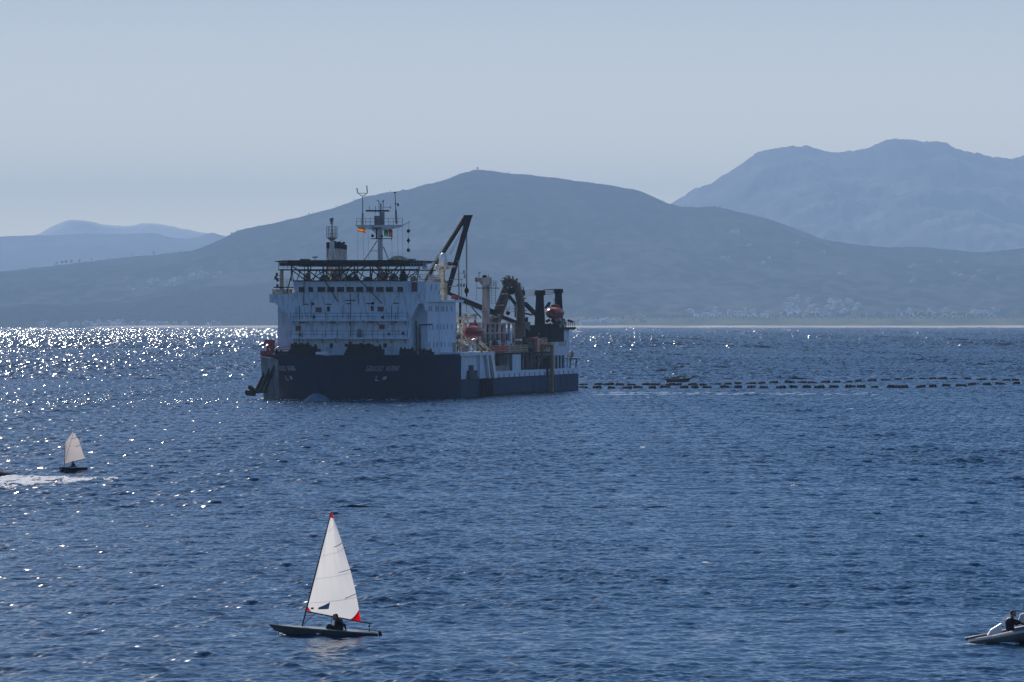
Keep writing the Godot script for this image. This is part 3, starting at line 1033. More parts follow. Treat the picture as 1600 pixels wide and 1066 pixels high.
func ship_helideck() -> void:
	var zc := -21.0
	var top := 22.0
	var st := start()
	# eight-sided landing deck with its net frame
	var oct := PackedVector2Array([Vector2(-9.0, 10.0), Vector2(8.0, 10.0), Vector2(10.9, 4.0), Vector2(10.9, -5.0), Vector2(7.5, -9.5), Vector2(-8.5, -9.5), Vector2(-12.2, -4.0), Vector2(-12.2, 3.0)])
	slab(st, oct, Vector3(0, top - 0.1, zc), Vector3.RIGHT, Vector3.BACK, 0.24)
	var deck := sp("helideck", st, "dark_steel")
	var net := start()
	for i in 8:
		var a := Vector3(oct[i].x, top - 0.02, zc + oct[i].y)
		var b := Vector3(oct[(i + 1) % 8].x, top - 0.02, zc + oct[(i + 1) % 8].y)
		bar(net, a, b, 0.25, 0.4)
		var m := 7
		for k in m:
			var p := a.lerp(b, float(k) / m)
			var q := p + (p - Vector3(0, top, zc)).normalized() * 0.9 + Vector3.UP * 0.15
			bar(net, p, q, 0.08)
	sp("safety_net", net, "dark_steel", deck)
	var beams := start()
	for k in 9:
		var x := -10.0 + k * 2.4
		box(beams, Vector3(x - 0.12, top - 0.62, zc - 7.0), Vector3(x + 0.12, top - 0.2, zc + 8.5))
	box(beams, Vector3(-11, top - 0.7, zc + 7.6), Vector3(10, top - 0.25, zc + 7.9))
	box(beams, Vector3(-11, top - 0.7, zc - 5.0), Vector3(10, top - 0.25, zc - 4.7))
	sp("deck_beam", beams, "dark_steel", deck)
	# gallery under the deck and the trussed legs down to the bridge roof
	var y1 := 20.7
	var zf := zc + 7.4
	var gal := start()
	box(gal, Vector3(-11.2, y1 - 0.12, zf - 0.5), Vector3(11.6, y1 + 0.08, zf + 0.3))
	box(gal, Vector3(-11.2, y1 - 0.1, -26.5), Vector3(11.6, y1 + 0.08, -26.0))
	sp("gallery", gal, "dark_steel", deck)
	railing([Vector3(-11.2, y1 + 0.05, zf + 0.2), Vector3(-8.2, y1 + 0.05, zf + 0.2)], 1.1, "grey_paint", deck, 0.7)
	railing([Vector3(10.4, y1 + 0.05, zf + 0.2), Vector3(12.3, y1 + 0.05, zf + 0.2), Vector3(12.3, y1 + 0.05, zf - 3.0)], 1.3, "grey_paint", deck, 0.5)
	var struts := []
	for x in [-9.3, -6.6, -4.1, -1.5, 1.0, 3.6, 6.2, 8.6]:
		struts.append([Vector3(x, 18.9, zf - 0.6), Vector3(x, y1 + 1.2, zf - 0.6), 0.15])
		struts.append([Vector3(x, 18.9, -26.0), Vector3(x + 0.4, y1 + 1.2, -26.0), 0.15])
		struts.append([Vector3(x, 18.9, zf - 4.0), Vector3(x + 1.6, y1, zf - 0.5), 0.12])
		struts.append([Vector3(x, y1 + 1.2, zf - 0.6), Vector3(x - 1.6, 18.9, -22.0), 0.12])
	for k in 7:
		var x := -9.3 + k * 2.6
		struts.append([Vector3(x, y1, zf - 0.55), Vector3(x + 2.4, 18.95, zf - 0.62), 0.16])
		if k % 2 == 0:
			struts.append([Vector3(x + 2.6, y1, -25.9), Vector3(x, 18.95, -25.9), 0.16])
	for k in [[-6.0, -9.6], [-3.2, 1.2], [-1.2, 3.6], [5.2, 8.6], [7.4, 4.0]]:
		struts.append([Vector3(k[0], 18.9, zf - 0.9), Vector3(k[1], top - 0.4, zf - 0.7), 0.18])
	# long props from the deck's front edge down past the panes
	for k in [[-6.9, 21.6, -7.4, 15.4], [-4.6, 20.6, -1.8, 15.6], [0.6, 20.6, 5.4, 15.3], [-8.8, 20.7, -10.2, 17.0], [8.6, 20.7, 7.0, 18.9]]:
		struts.append([Vector3(k[0], k[1], zf + 0.4), Vector3(k[2], k[3], -14.7), 0.13])
	for s in struts:
		var b := start()
		bar(b, s[0], s[1], s[2])
		sp("strut", b, "dark_steel", deck)
	var kick := start()
	for k in [[10.6, 20.7, 12.2, 18.9], [11.8, 20.7, 10.2, 18.9]]:
		bar(kick, Vector3(k[0], k[1], zf - 0.5), Vector3(k[2], k[3], zf - 0.5), 0.12)
	sp("strut", kick, "cream_paint", deck)
	# things standing on the bridge roof among the struts
	for d in [[-7.9, 0.9, 1.3, "cream_paint"], [-5.0, 1.5, 1.0, "grey_paint"], [-3.3, 0.9, 1.9, "pink_grey_paint"], [-0.9, 0.9, 0.9, "dark_steel"], [0.1, 0.8, 1.1, "dark_steel"], [2.1, 1.3, 0.7, "dark_steel"], [4.4, 1.4, 1.4, "pink_grey_paint"], [6.3, 1.3, 1.2, "cream_paint"], [7.9, 1.0, 1.6, "dark_steel"], [9.6, 0.8, 0.8, "grey_paint"]]:
		var b := start()
		var c := Vector3(d[0], 18.9, -19.0)
		box(b, c - Vector3(d[1] * 0.5, 0, 0.6), c + Vector3(d[1] * 0.5, d[2] * 0.7, 0.6))
		lathe(b, c + Vector3(0, d[2] * 0.7, 0), [Vector2(d[1] * 0.4, 0), Vector2(d[1] * 0.42, d[2] * 0.2), Vector2(d[1] * 0.2, d[2] * 0.3), Vector2(0, d[2] * 0.32)], 10)
		sp("roof_ventilator", b, d[3], deck)
	# bits above the landing deck
	var tp := start()
	bar(tp, Vector3(-6.85, 22.15, -20), Vector3(-6.85, 22.77, -20), 0.12)
	bar(tp, Vector3(-7.27, 22.77, -20), Vector3(-6.42, 22.77, -20), 0.5, 0.18)
	sp("landing_light", tp, "grey_paint", deck)
	var hump := start()
	slab(hump, PackedVector2Array([Vector2(-1.9, 0), Vector2(1.6, 0), Vector2(0.9, 0.5), Vector2(0.1, 0.75), Vector2(-0.9, 0.6), Vector2(-1.5, 0.15)]), Vector3(7.04, 22.22, -20), Vector3.RIGHT, Vector3.UP, 2.0)
	sp("tarpaulin", hump, "cream_paint", deck)
	for p in [Vector3(-8.85, 22.26, -20), Vector3(-8.11, 22.26, -20), Vector3(8.51, 22.22, -20), Vector3(9.24, 22.22, -20)]:
		var b := start()
		cbox(b, p + Vector3(0, 0.1, 0), Vector3(0.8, 0.3, 0.8))
		sp("deck_lamp", b, "grey_paint", deck)

func ship_masts() -> void:
	var z := -28.0
	var st := start()
	lathe(st, Vector3(2.05, 18.92, -28), [Vector2(0.42, 0), Vector2(0.42, 5.5), Vector2(0.36, 8.6), Vector2(0.34, 9.2)], 14)
	var mast := sp("main_mast", st, "mast_paint")
	var yard := start()
	slab(yard, PackedVector2Array([Vector2(-3.9, 0.35), Vector2(-3.9, 0.15), Vector2(-0.9, -0.55), Vector2(0.9, -0.55), Vector2(3.6, 0.1), Vector2(3.6, 0.35)]), Vector3(2.05, 27.7, -28), Vector3.RIGHT, Vector3.UP, 1.4)
	sp("mast_platform", yard, "mast_paint", mast)
	railing([Vector3(-1.72, 28.01, -27.3), Vector3(5.91, 27.99, -27.3)], 1.1, "grey_paint", mast, 0.75, 0.03, 2)
	var trunk := start()
	cbox(trunk, Vector3(1.62, 28.74, -28), Vector3(0.9, 1.6, 0.9))
	cbox(trunk, Vector3(2.36, 29.05, -28), Vector3(0.7, 2.2, 0.7))
	tube(trunk, Vector3(2.15, 29.67, -28), Vector3(2.15, 31.53, -28), 0.12)
	for d in [[592, 314], [599, 314], [586, 322]]:
		var p: Vector3 = Vector3(2.15, 29.87, -28)
		p.x += (d[0] - 595.0) * 0.1
		bar(trunk, p, Vector3(p.x, 12.3 - (d[1] - 504.0) * 0.1034, z), 0.09)
	bar(trunk, Vector3(1.52, 32.05, -28), Vector3(1.83, 31.84, -28), 0.16)
	bar(trunk, Vector3(2.68, 32.04, -28), Vector3(2.36, 31.73, -28), 0.16)
	bar(trunk, Vector3(2.36, 30.91, -28), Vector3(3.74, 30.9, -28), 0.07)
	bar(trunk, Vector3(3.74, 31.11, -28), Vector3(3.74, 30.69, -28), 0.12)
	bar(trunk, Vector3(0.24, 31.12, -28), Vector3(0.24, 30.3, -28), 0.08)
	sp("mast_head", trunk, "grey_paint", mast)
	var rad := start()
	bar(rad, Vector3(-0.34, 30.35, -28), Vector3(3.53, 30.33, -28), 0.22, 0.26)
	sp("radar_scanner", rad, "dark_steel", mast)
	var rad2 := start()
	bar(rad2, Vector3(1.0, 27.53, -27), Vector3(2.49, 27.53, -27), 0.2, 0.18)
	bar(rad2, Vector3(1.69, 27.48, -27), Vector3(1.69, 25.72, -27), 0.26)
	bar(rad2, Vector3(0.7, 25.84, -27.4), Vector3(4.09, 25.83, -27.4), 0.3, 0.12)
	bar(rad2, Vector3(4.09, 26.03, -27.4), Vector3(4.09, 25.52, -27.4), 0.1)
	lathe(rad2, Vector3(1.0, 26.04, -27), [Vector2(0, 0), Vector2(0.24, 0.1), Vector2(0.26, 0.35), Vector2(0.1, 0.5), Vector2(0, 0.5)], 10)
	lathe(rad2, Vector3(2.54, 26.03, -27), [Vector2(0, 0), Vector2(0.2, 0.1), Vector2(0.2, 0.35), Vector2(0, 0.45)], 10)
	sp("lower_radar", rad2, "dark_steel", mast)
	for pr in [[Vector3(-0.87, 28.02, -28), Vector3(-0.87, 29.99, -28), 0.19, Vector3(-0.87, 32.68, -28)], [Vector3(4.7, 28.21, -28), Vector3(4.64, 30.48, -28), 0.17, Vector3(4.48, 33.38, -28)]]:
		var a := start()
		tube(a, pr[0], pr[1], pr[2], pr[2] * 0.85)
		tube(a, pr[1], pr[3], 0.09, 0.06)
		sp("aerial_mast", a, "grey_paint", mast)
	var fork := start()
	bar(fork, Vector3(-0.87, 32.68, -28), Vector3(-1.62, 33.2, -28), 0.1)
	bar(fork, Vector3(-0.87, 32.68, -28), Vector3(-0.13, 33.19, -28), 0.1)
	bar(fork, Vector3(-1.67, 33.2, -28), Vector3(-0.08, 33.19, -28), 0.09)
	bar(fork, Vector3(-1.67, 33.2, -28), Vector3(-1.83, 34.03, -28), 0.14)
	bar(fork, Vector3(-0.08, 33.19, -28), Vector3(-0.18, 34.43, -28), 0.14)
	sp("forked_aerial", fork, "grey_paint", mast)
	var cross := start()
	bar(cross, Vector3(4.32, 31.47, -28), Vector3(5.01, 31.46, -28), 0.09)
	cbox(cross, Vector3(5.01, 31.31, -28), Vector3(0.24, 0.4, 0.24))
	bar(cross, Vector3(4.32, 33.27, -28), Vector3(4.64, 33.27, -28), 0.18)
	sp("wind_vane", cross, "dark_steel", mast)
	for pr in [[Vector3(1.52, 25.53, -28), Vector3(0.1, 22.4, -25), 0.2], [Vector3(2.58, 24.5, -28), Vector3(3.88, 22.4, -26), 0.17], [Vector3(1.62, 26.57, -28), Vector3(-0.29, 28.02, -28), 0.13], [Vector3(2.68, 26.56, -28), Vector3(4.27, 28.01, -28), 0.13], [Vector3(1.73, 23.88, -28), Vector3(0.89, 23.86, -26.6), 0.1]]:
		var a := start()
		tube(a, pr[0], pr[1], pr[2] * 0.5)
		sp("stay", a, "grey_paint", mast)
	var hal := start()
	for pr in [[Vector3(-1.67, 27.92, -28), Vector3(-1.2, 22.42, -26)], [Vector3(-0.82, 27.92, -28), Vector3(-0.25, 22.41, -26)], [Vector3(0.03, 27.61, -28), Vector3(0.6, 22.41, -26)], [Vector3(4.91, 28.0, -28), Vector3(5.47, 22.4, -26)], [Vector3(5.7, 29.03, -28), Vector3(6.26, 22.4, -26)], [Vector3(4.01, 25.32, -28), Vector3(4.46, 22.4, -26)]]:
		tube(hal, pr[0], pr[1], 0.02, -1.0, 4)
	bar(hal, Vector3(5.75, 28.0, -28), Vector3(7.02, 28.61, -28), 0.07)
	tube(hal, Vector3(6.71, 28.62, -28), Vector3(6.71, 23.66, -28), 0.022, -1.0, 4)
	sp("halyard", hal, "rope", mast)
	# forward light mast and the funnel casing behind it
	var lm := start()
	lathe(lm, Vector3(-6.46, 18.95, -30), [Vector2(0.55, 0), Vector2(0.5, 3.6), Vector2(0.36, 6.3), Vector2(0.33, 7.1)], 12)
	bar(lm, Vector3(-6.86, 22.46, -29), Vector3(-6.62, 24.45, -30), 0.3, 0.3, 0.12, 0.12)
	bar(lm, Vector3(-5.58, 22.46, -29), Vector3(-6.3, 24.45, -30), 0.3, 0.3, 0.12, 0.12)
	lathe(lm, Vector3(-6.46, 25.9, -30), [Vector2(0.34, 0), Vector2(0.34, 0.5), Vector2(0.2, 2.0), Vector2(0.15, 2.5)], 10)
	var lamp := sp("light_mast", lm, "mast_paint")
	var bk := start()
	lathe(bk, Vector3(-6.46, 26.01, -30), [Vector2(0.25, -0.5), Vector2(0.9, 0.0), Vector2(0.9, 0.1), Vector2(0.25, 0.12)], 12)
	sp("mast_top_platform", bk, "grey_paint", lamp)
	var cage := start()
	for i in 10:
		var a := TAU * i / 10.0
		var b := TAU * (i + 1) / 10.0
		var c: Vector3 = Vector3(-6.46, 26.11, -30)
		bar(cage, c + Vector3(cos(a) * 0.87, 0, sin(a) * 0.87), c + Vector3(cos(a) * 0.87, 1.75, sin(a) * 0.87), 0.07)
		for y in [0.6, 1.2, 1.75]:
			bar(cage, c + Vector3(cos(a) * 0.87, y, sin(a) * 0.87), c + Vector3(cos(b) * 0.87, y, sin(b) * 0.87), 0.06)
	sp("guard_cage", cage, "grey_paint", lamp)
	var dome := start()
	lathe(dome, Vector3(-6.51, 28.29, -30), [Vector2(0.12, 0), Vector2(0.3, 0.1), Vector2(0.16, 0.25), Vector2(0.32, 0.45), Vector2(0.36, 0.75), Vector2(0.25, 1.0), Vector2(0, 1.08)], 12)
	sp("aerial_dome", dome, "grey_paint", lamp)
	var fu := start()
	var fz := -40.0
	var x0 := -9.79
	var x1 := -7.63
	hexa(fu, [Vector3(x0, 16, fz), Vector3(x1, 16, fz), Vector3(x1, 16, fz - 5.4), Vector3(x0, 16, fz - 5.4), Vector3(x0, 24.45, fz), Vector3(x1, 24.45, fz), Vector3(x1, 24.3, fz - 5.4), Vector3(x0, 24.3, fz - 5.4)])
	var fun := sp("funnel", fu, "grey_paint")
	var band := start()
	hexa(band, [Vector3(x0 - 0.02, 24.46, fz + 0.02), Vector3(x1 + 0.02, 24.46, fz + 0.02), Vector3(x1 + 0.02, 24.31, fz - 5.42), Vector3(x0 - 0.02, 24.31, fz - 5.42), Vector3(x0 - 0.02, 25.5, fz + 0.02), Vector3(x1 + 0.02, 25.5, fz + 0.02), Vector3(x1 + 0.02, 25.1, fz - 5.42), Vector3(x0 - 0.02, 25.1, fz - 5.42)])
	for k in 3:
		lathe(band, Vector3(lerpf(x0, x1, 0.5 + 0.2 * k), 25.3, fz - 1.4 - k * 1.3), [Vector2(0.3, 0), Vector2(0.3, 0.4 - 0.06 * k), Vector2(0, 0.4 - 0.06 * k)], 10)
	sp("funnel_top", band, "soot", fun)

func ship_crane() -> void:
	# big deck crane: twin-legged boom, its post with the satellite domes, hook on a wire
	var z := -62.0
	var st := start()
	lathe(st, Vector3(5.65, 10.59, -56), [Vector2(1.5, 0), Vector2(1.4, 7.5), Vector2(1.0, 9.0)], 14)
	var base := sp("crane_post", st, "cream_paint")
	var lb := start()
	bar(lb, Vector3(1.92, 18.52, -60), Vector3(8.19, 29.74, -64), 0.5, 0.55, 0.6, 0.7)
	sp("boom_leg", lb, "dark_steel", base)
	var rb := start()
	bar(rb, Vector3(6.2, 17.23, -60), Vector3(8.96, 29.73, -64), 0.55, 0.6, 0.6, 0.75)
	sp("boom_leg", rb, "dark_steel", base)
	var hd := start()
	slab(hd, PackedVector2Array([Vector2(-1.05, -1.5), Vector2(0.2, -1.5), Vector2(1.0, 0.3), Vector2(-0.35, 0.3)]), Vector3(8.63, 30.06, -64), Vector3.RIGHT, Vector3.UP, 1.1)
	sp("boom_head", hd, "soot", base)
	var ct := start()
	bar(ct, Vector3(6.97, 22.16, -60), Vector3(5.21, 22.16, -60), 0.5)
	cbox(ct, Vector3(6.64, 22.05, -60), Vector3(2.4, 0.55, 0.8))
	sp("boom_cross_tie", ct, "soot", base)
	var wires := start()
	for pr in [[Vector3(3.13, 20.75, -58), Vector3(8.08, 29.39, -63)], [Vector3(3.57, 20.75, -58), Vector3(8.19, 29.39, -63)], [Vector3(6.53, 23.66, -60), Vector3(8.52, 28.96, -63)], [Vector3(6.75, 23.66, -60), Vector3(8.85, 28.96, -63)], [Vector3(3.24, 19.03, -56), Vector3(4.99, 23.64, -58)]]:
		tube(wires, pr[0], pr[1], 0.035, -1.0, 4)
	tube(wires, Vector3(8.58, 29.41, -64), Vector3(8.58, 17.9, -64), 0.07, -1.0, 5)
	tube(wires, Vector3(8.72, 29.41, -64), Vector3(8.72, 17.9, -64), 0.04, -1.0, 5)
	tube(wires, Vector3(8.61, 16.82, -64), Vector3(8.61, 14.02, -64), 0.04, -1.0, 5)
	sp("wire_rope", wires, "rope", base)
	var hk := start()
	lathe(hk, Vector3(8.63, 16.6, -64), [Vector2(0, 0), Vector2(0.12, 0.1), Vector2(0.14, 0.5), Vector2(0.38, 0.8), Vector2(0.4, 1.2), Vector2(0.14, 1.6), Vector2(0.08, 2.2), Vector2(0, 2.2)], 10)
	sp("hook_block", hk, "soot", base)
	# lattice foot of the boom, pale and open
	for k in 6:
		var a := start()
		var x := 2.8 + 0.55 * k
		bar(a, Vector3(x, 15.9, -57.0), Vector3(x + 0.9, 20.4 - 0.2 * k, -57.5), 0.14)
		bar(a, Vector3(x + 0.8, 15.9, -57.0), Vector3(x - 0.1, 19.6 - 0.2 * k, -57.5), 0.14)
		sp("lattice_bar", a, "cream_paint", base)
	for k in 4:
		var a := start()
		bar(a, Vector3(3.24, 16.6 + k * 1.1, -56.6), Vector3(6.3, 16.2 + k * 1.0, -56.6), 0.16)
		sp("lattice_bar", a, "cream_paint", base)
	for d in [[686, 440, 0.7], [697, 441, 0.6], [688, 452, 0.8], [686, 460, 0.6]]:
		var b := start()
		var c: Vector3 = Vector3(6.52, 18.05, -55)
		c.x += (d[0] - 692.0) * 0.106
		c.y = 12.3 - (d[1] - 504.0) * 0.1066
		cbox(b, c, Vector3(d[2], 0.5, 0.5))
		sp("cable_drum", b, "rusty_steel", base)
	# satellite domes
	var post := start()
	lathe(post, Vector3(8.05, 15.89, -48), [Vector2(0.42, 0), Vector2(0.36, 5.4), Vector2(0.55, 5.7)], 12)
	slab(post, PackedVector2Array([Vector2(-1.3, 0.35), Vector2(2.0, 0.3), Vector2(2.0, 0.1), Vector2(0.5, -0.35), Vector2(-1.1, -0.3)]), Vector3(8.05, 21.39, -48), Vector3.RIGHT, Vector3.UP, 1.3)
	var sat := sp("satellite_post", post, "cream_paint")
	var d1 := start()
	lathe(d1, Vector3(8.1, 22.23, -48), [Vector2(0.5, -0.9), Vector2(0.68, -0.6), Vector2(0.72, 0.2), Vector2(0.68, 0.8), Vector2(0.5, 1.3), Vector2(0.25, 1.52), Vector2(0, 1.58)], 18)
	sp("satellite_dome", d1, "dome_white", sat)
	var d2 := start()
	lathe(d2, Vector3(6.86, 20.98, -49), [Vector2(0.35, -1.2), Vector2(0.6, -0.6), Vector2(0.62, 0.0), Vector2(0.5, 0.55), Vector2(0.25, 0.85), Vector2(0, 0.9)], 16)
	sp("satellite_dome", d2, "dome_white", sat)
	railing([Vector3(7.21, 21.6, -47.4), Vector3(9.69, 21.59, -47.4)], 0.9, "grey_paint", sat, 0.6, 0.025, 2)
	# signal mast aft of the house with two lamps out on arms
	var sm := start()
	tube(sm, Vector3(11.61, 15.87, -44), Vector3(11.56, 22.28, -44), 0.14, 0.09)
	bar(sm, Vector3(11.29, 22.39, -44), Vector3(11.83, 22.39, -44), 0.12)
	bar(sm, Vector3(10.75, 21.24, -44), Vector3(11.83, 21.29, -44), 0.06)
	bar(sm, Vector3(11.29, 20.29, -44), Vector3(12.47, 20.44, -44), 0.08)
	bar(sm, Vector3(10.11, 19.34, -44), Vector3(12.36, 19.39, -44), 0.09)
	bar(sm, Vector3(10.0, 18.19, -44), Vector3(12.36, 18.34, -44), 0.12)
	bar(sm, Vector3(12.04, 15.87, -44), Vector3(12.04, 19.34, -44), 0.09)
	for p in [Vector3(12.47, 20.6, -44), Vector3(12.58, 19.87, -44), Vector3(12.47, 18.39, -44)]:
		cbox(sm, p, Vector3(0.26, 0.6, 0.26))
	cbox(sm, Vector3(11.67, 18.4, -44), Vector3(0.7, 0.4, 0.5))
	sp("signal_mast", sm, "grey_paint")
	var heap := start()
	for k in 9:
		var a: Vector3 = Vector3(10.49, 15.98, -43.2)
		cbox(heap, a + Vector3(rng.randf_range(-0.2, 1.5), rng.randf_range(0.1, 0.9), rng.randf_range(-0.5, 0.5)), Vector3(rng.randf_range(0.3, 0.7), rng.randf_range(0.25, 0.6), 0.5))
	sp("deck_gear", heap, "red_paint")
	# stowed derrick boom running aft, dark with a pale edge, on its rests
	var gd := start()
	bar(gd, Vector3(5.15, 16.32, -72), Vector3(10.34, 11.05, -112), 0.5, 0.7)
	var boom := sp("stowed_boom", gd, "dark_steel")
	var gd2 := start()
	bar(gd2, Vector3(3.7, 17.3, -72), Vector3(7.88, 14.08, -92), 0.4, 0.45)
	sp("boom_chord", gd2, "dark_steel", boom)
	var ed := start()
	bar(ed, Vector3(6.25, 15.61, -71), Vector3(9.24, 11.96, -101.5), 0.12, 0.14)
	sp("pale_edge", ed, "plain_white", boom)
	var rest := start()
	tube(rest, Vector3(11.83, 15.56, -44), Vector3(11.83, 12.19, -44), 0.2)
	tube(rest, Vector3(10.36, 14.87, -60), Vector3(11.58, 13.05, -62), 0.1)
	sp("boom_rest", rest, "dark_steel", boom)
	railing([Vector3(11.29, 12.93, -43), Vector3(12.26, 12.72, -46)], 1.0, "grey_paint", boom)

func ship_after_deck() -> void:
	# boat deck house at the ship's side: slab roof, recessed wall, stair bracket
	var st := start()
	box(st, Vector3(13.2, 3.1, -53.0), Vector3(14.7, 6.9, -30.003))
	var far_house := start()
	box(far_house, Vector3(-14.7, 3.1, -56.0), Vector3(-6.0, 6.9, -30.003))
	sp("side_house", far_house, "side_paint")
	var house := sp("side_house", st, "side_paint")
	var ro := start()
	box(ro, Vector3(6.0, 6.9, -56.0), Vector3(15.2, 7.45, -28.6))
	sp("roof", ro, "side_paint", house)
	var lg := start()
	box(lg, Vector3(14.4, 3.1, -46.2), Vector3(15.05, 6.9, -44.4))
	sp("column", lg, "side_paint", house)
	var br := start()
	slab(br, PackedVector2Array([Vector2(0, 0), Vector2(1.6, 0), Vector2(4.2, 3.9), Vector2(2.2, 3.9)]), Vector3(15.0, 3.05, -57.0), Vector3.BACK, Vector3.UP, 0.5)
	slab(br, PackedVector2Array([Vector2(4.6, 0), Vector2(5.4, 0), Vector2(7.6, 3.9), Vector2(6.6, 3.9)]), Vector3(15.0, 3.05, -57.0), Vector3.BACK, Vector3.UP, 0.4)
	sp("stair_bracket", br, "plain_white", house)
	var mt := start()
	cbox(mt, Vector3(14.8, 3.8, -38.5), Vector3(1.0, 1.3, 5.6))
	cbox(mt, Vector3(14.8, 4.9, -38.0), Vector3(0.8, 0.9, 1.6))
	cbox(mt, Vector3(14.9, 3.3, -38.5), Vector3(1.1, 0.3, 6.4))
	sp("hydraulic_unit", mt, "deck_paint", house)
	# clutter of pipes, drums and hoses between the house and the cage (a dense heap of small gear)
	for k in 26:
		var b := start()
		var p := Vector3(rng.randf_range(8.5, 13.5), rng.randf_range(7.5, 10.4), rng.randf_range(-56, -42))
		var s := rng.randf_range(0.35, 1.0)
		if k % 3 == 0:
			tube(b, p, p + Vector3(rng.randf_range(-1.2, 1.2), rng.randf_range(-0.6, 0.9), rng.randf_range(-1, 1)), 0.14 * s + 0.06)
		elif k % 3 == 1:
			cbox(b, p, Vector3(s, s * 0.8, s))
		else:
			lathe(b, p - Vector3(0, s * 0.5, 0), [Vector2(0, 0), Vector2(s * 0.45, 0), Vector2(s * 0.45, s * 0.9), Vector2(0, s)], 10)
		bar(b, Vector3(p.x, 7.4, p.z), p, 0.1)
		sp("deck_fitting", b, ["cream_paint", "grey_paint", "blue_grey_sheen_paint", "dome_white", "deck_paint", "cream_paint"][k % 6])
	var lad := start()
	for k in 5:
		bar(lad, Vector3(10.6 + 0.1 * k, 7.4, -41.0 - k * 0.6), Vector3(10.6 + 0.1 * k, 11.6 - 0.5 * k, -41.0 - k * 0.6), 0.16)
	for k in 8:
		bar(lad, Vector3(10.3, 7.8 + k * 0.5, -40.6), Vector3(11.2, 7.8 + k * 0.42, -43.6), 0.13)
	sp("cream_scaffold", lad, "cream_paint")
	# davit arms of the forward lifeboat
	var dv := start()
	for zz in [-44.0, -50.0]:
		bar(dv, Vector3(10.6, 7.4, zz), Vector3(10.9, 12.4, zz), 0.5, 0.4)
		bar(dv, Vector3(10.9, 12.4, zz), Vector3(12.9, 13.6, zz), 0.45, 0.35)
		bar(dv, Vector3(12.9, 13.6, zz), Vector3(13.1, 12.7, zz), 0.15)
		bar(dv, Vector3(13.8, 9.1, zz), Vector3(15.6, 7.5, zz), 0.5, 0.5)
	sp("boat_davit", dv, "cream_paint")
	# tall cage of pale frames with dark panels along the side
	var z0 := -60.0
	var z1 := -88.0
	var cg := start()
	for k in 8:
		var z := lerpf(z0, z1, k / 7.0)
		for x in [11.8, 7.6]:
			box(cg, Vector3(x - 0.2, 8.6, z - 0.28), Vector3(x + 0.2, 12.25, z + 0.28))
		box(cg, Vector3(7.8, 12.1, z - 0.2), Vector3(11.6, 12.28, z + 0.2))
	for y in [8.6, 10.4, 12.1]:
		for x in [11.8, 7.6]:
			box(cg, Vector3(x - 0.16, y, z1 - 0.2), Vector3(x + 0.16, y + 0.2, z0 + 0.2))
	var cage := sp("pipe_rack", cg, "pink_grey_paint")
	for k in 7:
		var b := start()
		var z := lerpf(z0, z1, (k + 0.5) / 7.0)
		box(b, Vector3(11.2, 8.9, z - 1.5), Vector3(11.4, 12.0 if k % 3 else 10.3, z + 1.5))
		sp("rack_panel", b, "maroon" if k % 2 else "dark_steel", cage)
	for d in [[-66.0, 0.4], [-71.0, 1.0], [-73.0, 0.6], [-80.0, 0.7]]:
		var b := start()
		lathe(b, Vector3(12.4, 7.9, d[0]), [Vector2(0, 0), Vector2(0.3, 0.1), Vector2(0.35, 0.9), Vector2(0.2, 1.3), Vector2(0, 1.35)], 10, 1.0, d[1] + 0.6)
		sp("hanging_bag", b, "dome_white", cage)
	# deck level: dark working space with posts, rails in orange and yellow, a pale cabin
	var dk := start()
	box(dk, Vector3(-14.5, 6.9, -112.0), Vector3(14.2, 7.15, -56.0))
	sp("upper_deck", dk, "dark_steel")
	var bh := start()
	box(bh, Vector3(-13.0, 3.1, -110.0), Vector3(11.5, 6.9, -57.0))
	sp("deck_bulkhead", bh, "dark_steel")
	for k in 14:
		var b := start()
		var z := -58.0 - k * 3.4
		box(b, Vector3(13.9, 3.1, z - 0.15), Vector3(14.15, 6.9, z + 0.15))
		if k % 3 == 0:
			bar(b, Vector3(14.0, 4.0, z), Vector3(14.0, 6.7, z - 3.2), 0.12)
		sp("deck_post", b, "rusty_steel" if k % 4 else "grey_paint")
	var cabn := start()
	box(cabn, Vector3(12.2, 3.2, -82.0), Vector3(14.3, 6.85, -75.0))
	sp("deck_cabin", cabn, "side_paint")
	var cr := start()
	for k in 3:
		box(cr, Vector3(11.9, 3.2, -72.0 + k * 3.4), Vector3(14.2, 4.9 + 0.3 * (k % 2), -69.2 + k * 3.4))
	sp("deck_crate", cr, "maroon")
	for k in 9:
		var b := start()
		box(b, Vector3(14.5, 3.2, -58.5 - k * 1.5), Vector3(14.7, 5.0, -58.0 - k * 1.5))
		sp("slatted_gate", b, "pink_grey_paint")
	for k in 3:
		railing([Vector3(14.1, 7.15, -58.0 - k * 16.0), Vector3(14.1, 7.15, -73.0 - k * 16.0)], 1.25, ["orange_paint", "cream_paint", "rusty_steel"][k], null, 1.4, 0.06)
	for k in 18:
		var b := start()
		var p := Vector3(rng.randf_range(9.0, 13.4), 7.15, rng.randf_range(-110, -60))
		var s := Vector3(rng.randf_range(0.6, 1.8), rng.randf_range(0.7, 2.6), rng.randf_range(0.8, 2.6))
		box(b, p, p + s)
		bar(b, p + Vector3(0, s.y, 0), p + s + Vector3(0, 0.2, 0), 0.12)
		sp("deck_unit", b, ["rusty_steel", "dark_steel", "cream_paint", "rusty_steel", "grey_paint", "orange_paint", "pink_grey_paint"][k % 7])
	# bulwark, white, with freeing ports
	var bw := start()
	for seg in [[-57.5, -101.0], [-104.0, -131.6]]:
		box(bw, Vector3(14.75, 3.1, seg[1]), Vector3(14.95, 4.15, seg[0]))
	sp("bulwark", bw, "side_paint")
	for k in 16:
		var fp := start()
		var z := -60.0 - k * 4.4
		box(fp, Vector3(14.96, 3.12, z - 0.18), Vector3(14.99, 3.7, z + 0.18))
		sp("freeing_port", fp, "soot")
